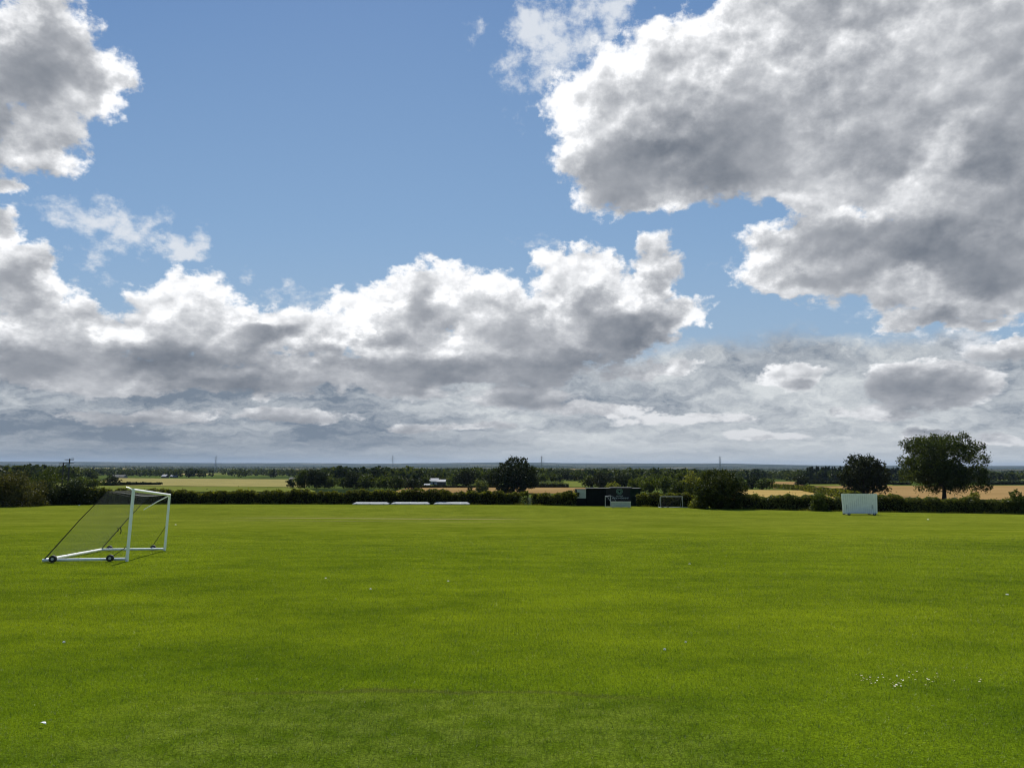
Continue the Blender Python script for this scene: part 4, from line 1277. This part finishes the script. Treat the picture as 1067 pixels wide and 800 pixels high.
# ------------------------------------------------------------------ dark green scorebox
def scorebox():
    x0, y0 = hit(600.5, 527.0)
    d = y0 + 1.0
    x1 = X_at(667.5, d, 527)
    z = min(gzf(x0, d), gzf(x1, d)) - .1
    k = FPX / d
    root = empty('scorebox', (x0, d, z), 0, 'long dark green cricket scorebox with a round crest and lettering at the far hedge', 'scorebox')
    L = x1 - x0
    def xx(px): return (px - 600.5) / 67.0 * L
    zt = Z_at(640, 509.0, d) - z
    xl = xx(612.5)
    MB().box(((L + xl) / 2, 1.3, zt / 2), (L - xl, 2.6, zt)).build('wall', M_CLAD, root, bevel=.02)
    zl = Z_at(605, 509.6, d) - z
    MB().box((xl / 2 - .02, 1.5, zl / 2), (xl - .06, 2.2, zl)).build('side_bay', M_CLAD, root, bevel=.02)
    # ribs of the cladding
    mb = MB()
    for i in range(26):
        q = xl + .2 + i * (L - xl - .4) / 25
        mb.box((q, -.012, zt * .48), (.05, .03, zt * .94))
    mb.build('cladding_rib', M_CLAD, root)
    MB().box((xx(662), -.035, zt * .5), (xx(667) - xx(657), .05, zt * .96)).build('end_panel', M_CLAD2, root)
    rf = MB(); rf.box(((L + xl) / 2, 1.25, zt + .05), (L - xl + .3, 2.9, .10)); rf.box((xx(648), 1.3, zt + .16), (L * .34, 2.2, .12))
    rf.build('roof', M_ROOF, root, bevel=.02)
    MB().box(((xx(601.5) + xx(611.5)) / 2, .36, (Z_at(606, 514.6, d) - z)), (xx(611) - xx(601.5), .06, 9.0 / k)).build('shutter', M_SHUT, root, bevel=.01)
    MB().box(((xx(632) + xx(657)) / 2, -.05, (Z_at(640, 515.2, d) - z)), (xx(657) - xx(632), .05, 12.0 / k)).build('sign_board', M_SIGN, root)
    # round crest
    cz = Z_at(645.7, 511.8, d) - z; cx = xx(645.7)
    c = MB(); c.tube([(cx, -.10, cz), (cx, -.078, cz)], 3.3 / k, 28)
    crest = c.build('crest', M_CREST, root)
    c = MB()
    for i in range(28):
        a0, a1 = 2 * math.pi * i / 28, 2 * math.pi * (i + 1) / 28
        ro, ri = 2.7 / k, 2.2 / k
        c.add([(cx + r_ * math.cos(a), -.103, cz + r_ * math.sin(a)) for r_, a in ((ri, a0), (ro, a0), (ro, a1), (ri, a1))], [(0, 1, 2, 3)])
    s = 1.3 / k
    c.add([(cx - s, -.103, cz + s * .9), (cx + s, -.103, cz + s * .9), (cx + s * .9, -.103, cz - s * .2), (cx, -.103, cz - s * 1.1), (cx - s * .9, -.103, cz - s * .2)], [(0, 4, 3, 2, 1)])
    c.build('emblem', M_SIGN, crest)
    # two lines of small lettering, as unreadable at this distance as in the photograph
    for py, p0, p1, hh, n in ((516.5, 642.3, 649.5, .85, 9), (518.8, 638.0, 655.5, 1.5, 15)):
        lt = MB(); wd = (xx(p1) - xx(p0)) / n
        for i in range(n):
            q = xx(p0) + wd * (i + .5); zc = Z_at(645, py, d) - z; H = hh / k * (1.0 if i % 4 else 1.25)
            lt.box((q - wd * .28, -.083, zc), (wd * .22, .012, H))
            lt.box((q + wd * .02, -.083, zc + (H * .42 if i % 3 else 0)), (wd * .40, .012, H * .2))
            if i % 2: lt.box((q + wd * .28, -.083, zc - H * .1), (wd * .18, .012, H * .8))
        lt.build('lettering', M_LETTER, root)
    return root


scorebox()


# ------------------------------------------------------------------ cricket sightscreen
def sightscreen():
    x0, y0 = hit(879.5, 536.2); x1, y1 = hit(914, 536.6)
    y = (y0 + y1) / 2
    cx = (X_at(877, y, 526) + X_at(915, y, 526)) / 2
    z = gzf(cx, y)
    w = 37.6 / FPX * y * 1.0; zt = Z_at(896, 514.2, y) - z; zb = Z_at(896, 534.8, y) - z
    root = empty('sightscreen', (cx, y, z), R(0.6), 'big white slatted cricket sightscreen on wheels at the right of the field', 'sightscreen')
    n = 17
    mb = MB()
    for i in range(n):
        t = (i + .5) / n - .5
        wb, wt = w * .955, w
        sw = .91
        lean = .10
        a = (t - .5 / n * sw); b = (t + .5 / n * sw)
        vs = [(a * wb, 0, zb), (b * wb, 0, zb), (b * wt, lean, zt), (a * wt, lean, zt), (a * wb, .03, zb), (b * wb, .03, zb), (b * wt, lean + .03, zt), (a * wt, lean + .03, zt)]
        mb.add(vs, [(0, 1, 2, 3), (5, 4, 7, 6), (4, 0, 3, 7), (1, 5, 6, 2), (3, 2, 6, 7), (4, 5, 1, 0)])
    mb.build('slats', M_SCREEN, root)
    H = zt - zb
    bk = MB(); bk.add([(-w * .475, .05, zb), (w * .475, .05, zb), (w * .495, .15, zt - .03), (-w * .495, .15, zt - .03), (-w * .475, .07, zb), (w * .475, .07, zb), (w * .495, .17, zt - .03), (-w * .495, .17, zt - .03)], [(0, 1, 2, 3), (5, 4, 7, 6), (4, 0, 3, 7), (1, 5, 6, 2), (3, 2, 6, 7), (4, 5, 1, 0)])
    bk.build('backing', M_BACK, root)
    for q in (.12, .5, .88):
        MB().box((0, .115 + .1 * q, zb + H * q), (w * .95, .05, .10)).build('rail', M_GALV, root)
    MB().box((0, .02, zb - .03), (w * .96, .09, .07)).build('bottom_rail', M_WOOD, root)
    for s in (-.36, .34):
        MB().box((s * w, .16, zb + H * .45), (.09, .10, H * .9)).build('upright', M_GALV, root)
        MB().tube([(s * w, .2, zb + H * .8), (s * w, 1.3, .12)], .04, 8).build('stay', M_GALV, root)
        MB().box((s * w, .35, zb - .07), (.10, 1.9, .08)).build('axle_frame', M_GALV, root)
        MB().box((s * w, -.02, zb + H * .34), (.05, .04, H * .22)).build('handle', M_STEEL, root)
        for yy_ in (-.45, 1.15):
            wheel(root, (s * w - .05, yy_, .13), (1, 0, 0), rad=.15, wid=.10)
            wheel(root, (s * w + .16, yy_, .13), (1, 0, 0), rad=.15, wid=.10)
    return root


sightscreen()


# ------------------------------------------------------------------ three roll-on pitch covers
def pitch_cover(px0, px1, base, top, label):
    y = hit((px0 + px1) / 2, base)[1] - 3.0
    x0, x1 = X_at(px0, y, base), X_at(px1, y, base)
    cx = (x0 + x1) / 2; L = x1 - x0
    z = gzf(cx, y)
    H = Z_at((px0 + px1) / 2, top, y) - z
    root = empty('pitch_cover', (cx, y, z), R(rng.normal() * .6), label, 'pitch cover', 'roll-on covers in front of the long hedge')
    W = 2.6
    e = max(H * .40, .15)
    # low pitched roof of sheeting with hipped ends
    vs = [(-L / 2, -W / 2, e), (L / 2, -W / 2, e), (L / 2, W / 2, e), (-L / 2, W / 2, e), (-L / 2 + .5, -.1, H), (L / 2 - .5, -.1, H), (-L / 2 + .5, .1, H), (L / 2 - .5, .1, H)]
    m = MB(); m.add(vs, [(0, 1, 5, 4), (1, 2, 7, 5), (2, 3, 6, 7), (3, 0, 4, 6), (4, 5, 7, 6), (3, 2, 1, 0)])
    m.build('sheet', M_SHEET, root, bevel=.02)
    f = MB()
    for s in (-1, 1): f.box((0, s * (W / 2 - .04), e - .07), (L, .06, .10))
    for s in (-1, 0, 1): f.box((s * (L / 2 - .05), 0, e - .07), (.06, W - .1, .10))
    f.build('frame', M_STEEL, root)
    f = MB(); f.box((0, W / 2 - .05, e * .5), (L * .98, .02, e * .8)); f.build('skirt', M_BLACK, root)
    for sx in (-.38, 0, .38):
        for s in (-1, 1):
            wheel(root, (sx * L, s * (W / 2 - .1), .14), (0, 1, 0), rad=.14, wid=.08)
    for i in range(3):
        b = MB(); q = -L / 2 + L * (i + 1) / 4
        b.tube([(q, -W / 2 + .02, e + .012), (q, -.1, H + .012)], .012, 5); b.build('strap', M_GALV, root)
    return root


pitch_cover(368.5, 405.5, 525.2, 522.9, 'leftmost of three low white pitch covers in front of the long hedge')
pitch_cover(408, 448, 525.2, 522.8, 'middle one of three low white pitch covers in front of the long hedge')
pitch_cover(452.5, 489.5, 525.3, 522.8, 'rightmost of three low white pitch covers in front of the long hedge')


# ------------------------------------------------------------------ power poles and pylons
def power_pole(px, top, d, label, arms=1):
    x = X_at(px, d, 500); z = gzf(x, d); h = Z_at(px, top, d) - z
    root = empty('power_pole', (x, d, z), R(-12), label, 'power pole', 'wooden power poles at the left')
    MB().tube([(0, 0, -.3), (0, 0, h)], [.20, .14], 10).build('pole', M_POLE, root)
    for k in range(arms):
        a = MB().box((0, -.12, h - .25 - k * .8), (2.4, .10, .13)).build('crossarm', M_POLE, root)
        for s in (-1.1, -.45, .45, 1.1):
            MB().tube([(s, -.12, h - .19 - k * .8), (s, -.12, h - .10 - k * .8), (s, -.12, h + .04 - k * .8)], [.02, .06, .045], 8).build('insulator', M_CERAM, a)
    return root, Vector((x, d, z + h))


p1, t1 = power_pole(65, 481.8, 196, 'shorter left-hand power pole with one crossarm behind the bushes')
p2, t2 = power_pole(71.2, 477.8, 176, 'taller right-hand power pole with two crossarms behind the bushes', 2)
MB().box((0, -.3, (t2.z - p2.location.z) - 1.5), (.7, .35, .8)).build('transformer', M_STEEL, p2, bevel=.05)
MB().tube([(.5, -.1, (t2.z - p2.location.z) - .3), (.9, -.1, (t2.z - p2.location.z) + .35)], .04, 6).tube(
    [(1.0, -.1, (t2.z - p2.location.z) - .3), (1.25, -.1, (t2.z - p2.location.z) + .35)], .04, 6).build('bracket', M_STEEL, p2)


def pylon(px, top, d, label, w=7.0):
    x = X_at(px, d, 490); z = gzf(x, d); h = Z_at(px, top, d) - z
    root = empty('pylon', (x, d, z), R(10), label, 'pylon', 'electricity pylons in the valley')
    prof = [(0, w / 2), (.45, w * .30), (.62, w * .16), (.97, w * .10), (1, .1)]
    def hw(t):
        return float(np.interp(t, [a for a, _ in prof], [b for _, b in prof]))
    lv = [0, .14, .27, .38, .48, .57, .65, .73, .81, .89, .96]
    t = .25
    m = MB()
    for sx in (-1, 1):
        for sy in (-1, 1):
            m.tube([(sx * hw(q), sy * hw(q), q * h) for q in lv] + [(0, 0, h)], t, 4)
    for a, b in zip(lv[:-1], lv[1:]):
        for s in (-1, 1):
            for e in (-1, 1):
                m.tube([(-e * hw(a), s * hw(a), a * h), (e * hw(b), s * hw(b), b * h)], t * .6, 4)
                m.tube([(s * hw(a), -e * hw(a), a * h), (s * hw(b), e * hw(b), b * h)], t * .6, 4)
    m.build('tower', M_STEEL, root)
    for q, l in ((.66, w * .80), (.79, w * 1.0), (.92, w * .70)):
        c = MB()
        for s in (-1, 1):
            for e in (-1, 1):
                c.tube([(s * hw(q), e * hw(q), q * h), (s * l, 0, q * h)], t * .7, 4)
            c.tube([(s * hw(q), 0, (q + .035) * h), (s * l, 0, q * h)], t * .6, 4)
        a = c.build('crossarm', M_STEEL, root)
        for s in (-1, 1):
            MB().tube([(s * l, 0, q * h - .1), (s * l, 0, q * h - 2.6)], .16, 5).build('insulator', M_CERAM, a)
    return root


pylon(224.5, 474.8, 2900, 'leftmost pylon, far away above the barley field')
pylon(409, 474.3, 2500, 'pylon standing up over the woods left of the great oak', 8.5)
pylon(564.5, 474.8, 2300, 'pylon just right of the great oak')
pylon(750.5, 475.0, 2300, 'pylon rising behind the huge round bush')


# ------------------------------------------------------------------ farm buildings
def building(name, px0, px1, base, eave, ridge, wall, roof, label, depth=12.0, cat='barn', rz=0.0, d=None, doors=1):
    x, y = hit((px0 + px1) / 2, base)
    if d: y = d; x = X_at((px0 + px1) / 2, d, base)
    w = (px1 - px0) / FPX * y
    z = gzf(x, y)
    he = max(Z_at(px0, eave, y) - z, 1.5); hr = max(Z_at(px0, ridge, y) - z, he + .6)
    root = empty(name, (x, y, z), R(rz), label, cat, 'farm buildings in the valley')
    m = MB()
    vs = [(-w / 2, 0, -.5), (w / 2, 0, -.5), (w / 2, depth, -.5), (-w / 2, depth, -.5), (-w / 2, 0, he), (w / 2, 0, he), (w / 2, depth, he), (-w / 2, depth, he),
          (-w / 2, depth / 2, hr - .05), (w / 2, depth / 2, hr - .05)]
    m.add(vs, [(0, 1, 5, 4), (2, 3, 7, 6), (1, 2, 6, 9, 5), (3, 0, 4, 8, 7)])
    m.build('wall', wall, root)
    r = MB(); o = .4; th = .15
    vs = []
    for zz in (0, th):
        vs += [(-w / 2 - o, -o, he + zz - .1), (w / 2 + o, -o, he + zz - .1), (w / 2 + o, depth / 2, hr + zz), (-w / 2 - o, depth / 2, hr + zz),
               (w / 2 + o, depth + o, he + zz - .1), (-w / 2 - o, depth + o, he + zz - .1)]
    r.add(vs, [(6, 7, 8, 9), (9, 8, 10, 11), (1, 0, 3, 2), (2, 3, 5, 4), (0, 1, 7, 6), (4, 5, 11, 10), (1, 2, 8, 7), (2, 4, 10, 8), (0, 6, 9, 3), (3, 9, 11, 5)])
    r.build('roof', roof, root)
    for i in range(doors):
        q = -w / 2 + w * (i + 1) / (doors + 1)
        MB().box((q, -.06, he * .36), (min(w * .22, 4.0), .1, he * .72)).build('door', M_POLE if cat == 'barn' else M_WOOD, root)
    if cat == 'house':
        for q in (-.3, .3):
            f = MB().box((q * w, -.05, he * .66), (1.3, .12, 1.2)).build('window', M_WHITE, root)
            MB().box((q * w, -.12, he * .66), (1.05, .04, .95)).build('pane', M_BLACK, f)
        MB().box((w * .3, depth * .5, hr + .7), (.9, .9, 1.6)).build('chimney', M_BRICK, root)
    return root


building('barn', 116, 128.5, 498.0, 497.0, 494.6, M_BARN, M_ROOF, 'long low grey barn at the left end of the barley field')
building('barn', 168, 172.5, 497.8, 496.3, 494.3, M_POLE, M_CORR, 'small dark barn with a bright white roof beyond the barley field')
building('barn', 177.2, 179.6, 497.4, 496.2, 494.6, M_POLE, M_CORR, 'left one of two tiny white-roofed sheds beyond the barley field', depth=8)
building('barn', 180.6, 183.4, 497.6, 496.6, 495.0, M_POLE, M_CORR, 'right one of two tiny white-roofed sheds beyond the barley field', depth=8)
building('barn', 301, 308, 501.2, 499.6, 497.4, M_BARN, M_ROOF, 'grey-roofed barn beside the tree clump at the right end of the barley field', doors=2)
building('barn', 447.5, 456, 503.5, 501.2, 498.4, M_CORR, M_CORR, 'taller white barn right of the narrow tree, left of the oak', d=560)
building('barn', 455.5, 463.5, 505.0, 501.8, 499.8, M_POLE, M_CORR, 'lower dark-walled barn with a white roof, attached right of the taller white barn', d=535, doors=2)
building('shed', 442.3, 447.2, 508.0, 506.2, 504.9, M_CORR, M_CORR, 'tiny white shed in front of the two white barns', depth=4, cat='shed')
building('house', 419.5, 425.0, 502.5, 500.5, 498.3, M_BRICK, M_TILE, 'brown-roofed house half hidden in the tree row left of the white barns', cat='house', d=640)
building('house', 827.5, 831.0, 498.6, 496.9, 495.6, M_CORR, M_CORR, 'white house left of the single dark tree by the stubble fields', cat='house', d=1350)


# ------------------------------------------------------------------ small things on and round the lawn
def fence():
    pts = [hit(550.0, 525.4), hit(556, 525.6)]
    (xa, ya), (xb, yb) = pts
    z = gzf(xa, ya)
    L = math.hypot(xb - xa, yb - ya)
    root = empty('field_gate', (xa, ya, z), math.atan2(yb - ya, xb - xa), 'weathered wooden field gate in the gap of the long hedge', 'gate')
    for q in (0, L): MB().box((q, 0, .65), (.14, .14, 1.5)).build('gate_post', M_WOOD, root)
    for i, hh in enumerate((.2, .37, .54, .71, .88, 1.05, 1.22)):
        MB().box((L / 2, -.03, hh), (L - .16, .05, .09)).build('rail', M_PALEWOOD, root)
    MB().tube([(.1, -.08, .25), (L - .1, -.08, 1.2)], .04, 5).build('brace', M_PALEWOOD, root)


fence()


def trestle(px, base, w, label):
    x, y = hit(px, base)
    root = empty('wooden_bench', (x, y, gzf(x, y)), R(rng.normal() * 5), label, 'bench', 'benches by the left bushes')
    MB().box((0, 0, .45), (w, .35, .06)).build('seat', M_PALEWOOD, root)
    MB().box((0, .22, .78), (w, .04, .25)).build('backrest', M_PALEWOOD, root)
    for s in (-.42, .42):
        MB().box((s * w, 0, .21), (.08, .34, .42)).build('leg', M_PALEWOOD, root)
        MB().box((s * w, .20, .66), (.06, .05, .42)).build('back_post', M_PALEWOOD, root)


trestle(5, 527.6, 1.7, 'pale wooden bench at the left edge in front of the brownish bush')
trestle(19, 527.2, 1.6, 'pale wooden bench right of the other, below the right part of the brownish bush')


def marker(px, base, r, label):
    x, y = hit(px, base)
    r *= .6
    root = empty('field_marker', (x, y, gzf(x, y)), 0, label, 'marker', 'white markers on the grass')
    MB().tube([(0, 0, 0), (0, 0, .02), (0, 0, r * .7)], [r, r * .95, r * .35], 16).build('cone', M_GALV, root)
    MB().tube([(0, 0, -.01), (0, 0, .012)], r * 1.25, 16).build('base', M_GALV, root)


marker(183, 546.6, .12, 'white marker disc on the grass just right of the large goal')
marker(967, 541.2, .17, 'white marker disc on the grass below the tallest tree')
marker(82.5, 526.4, .22, 'white marker disc at the foot of the low dark bush by the power poles')
marker(66.5, 669.3, .022, 'tiny white disc on the grass below the large goal')
marker(386, 613.8, .035, 'tiny white disc on the grass left of the middle, nearest of its three')
marker(339.5, 602.5, .035, 'tiny white disc on the grass, leftmost of three near the middle')
marker(467, 605.5, .035, 'tiny white disc on the grass near the middle, straight below the covers')
marker(718.5, 587.5, .045, 'tiny white disc on the grass right of the middle, below the small goal')
marker(692.5, 677.0, .020, 'tiny pale disc in the right part of the near grass, the lower left of two')
marker(714.5, 669.2, .018, 'tiny pale disc in the right part of the near grass, the upper right of two')
marker(1049.5, 619.5, .04, 'tiny white disc on the grass close to the right edge')

# feather lying in the near grass
x, y = hit(45, 757.5)
root = empty('feather', (x, y, gzf(x, y) + .02), R(-25), 'white feather lying in the near grass at the lower left', 'feather')
m = MB()
L = .062
vs = []; fs = []
for i in range(9):
    t = i / 8; wq = .013 * math.sin(math.pi * min(1, t * 1.02 + .04)) ** .6
    for s in (-1, 0, 1): vs.append(((t - .5) * L, s * wq, .010 + .012 * math.sin(t * 3.0) - abs(s) * .003))
for i in range(8):
    for j in range(2): fs.append((i * 3 + j, i * 3 + j + 1, i * 3 + j + 4, i * 3 + j + 3))
n0 = len(vs); vs += [(a, b, c - .002) for a, b, c in vs]; fs += [tuple(n0 + i for i in reversed(f)) for f in fs]
m.add(vs, fs); m.build('vane', M_LITTER, root)
MB().tube([(-L * .65, 0, .008), (0, 0, .024), (L * .5, 0, .014)], [.0014, .0012, .0005], 5).build('quill', M_LITTER, root)


def daisies():
    """little flowers in the patch at the lower right"""
    px0 = hit(930, 712)
    root = empty('daisy', (px0[0], px0[1], gzf(*px0)), 0, 'small white daisy in the daisy patch of the near right grass', 'daisy', 'daisies in the lawn patch')
    p = MB(); n = 12
    for i in range(n):
        a = 2 * math.pi * i / n
        c, s = math.cos(a), math.sin(a); q = .0032
        p.add([(c * .004 - s * q * .6, s * .004 + c * q * .6, .036), (c * .012 - s * q, s * .012 + c * q, .038), (c * .0165, s * .0165, .0385),
               (c * .012 + s * q, s * .012 - c * q, .038), (c * .004 + s * q * .6, s * .004 - c * q * .6, .036)], [(0, 1, 2, 3, 4)])
    p.build('petals', M_DAISY, root)
    MB().tube([(0, 0, .034), (0, 0, .039), (0, 0, .041)], [.0045, .0045, .002], 10).build('eye', M_DYEL, root)
    MB().tube([(0, 0, -.005), (0, 0, .035)], .001, 4).build('stalk', M_LEAF, root)
    spots = []
    for cx, cy2, sx, sy, k in ((905, 711, 7, 3, 12), (932, 714, 8, 4, 16), (950, 708, 18, 5, 10), (895, 704, 6, 2, 3), (972, 712, 10, 5, 8), (1010, 707, 16, 5, 5)):
        for _ in range(k): spots.append((cx + rng.normal() * sx * .6, cy2 + rng.normal() * sy * .7))
    for i, sp in enumerate(spots):
        x, y = hit(*sp)
        o = root if i == 0 else copy_tree(root)
        o.location = (x, y, gzf(x, y))
        o.rotation_euler = (rng.normal() * .2, rng.normal() * .2, rng.random() * 6.28)
        k = .32 + .40 * rng.random(); o.scale = (k, k, .8)


daisies()


# ------------------------------------------------------------------ air
def haze():
    mb = MB()
    mb.box((0, 13500, 25), (90000, 28800, 210))
    m, T, out = new_mat('air')
    v = T.node('ShaderNodeVolumePrincipled', {'Color': (.27, .37, .54, 1), 'Density': 2.3e-5, 'Anisotropy': .25})
    T.l.new(v.outputs[0], out.inputs['Volume'])
    o = mb.build('haze', m)
    o['kind'] = 'stuff'


haze()
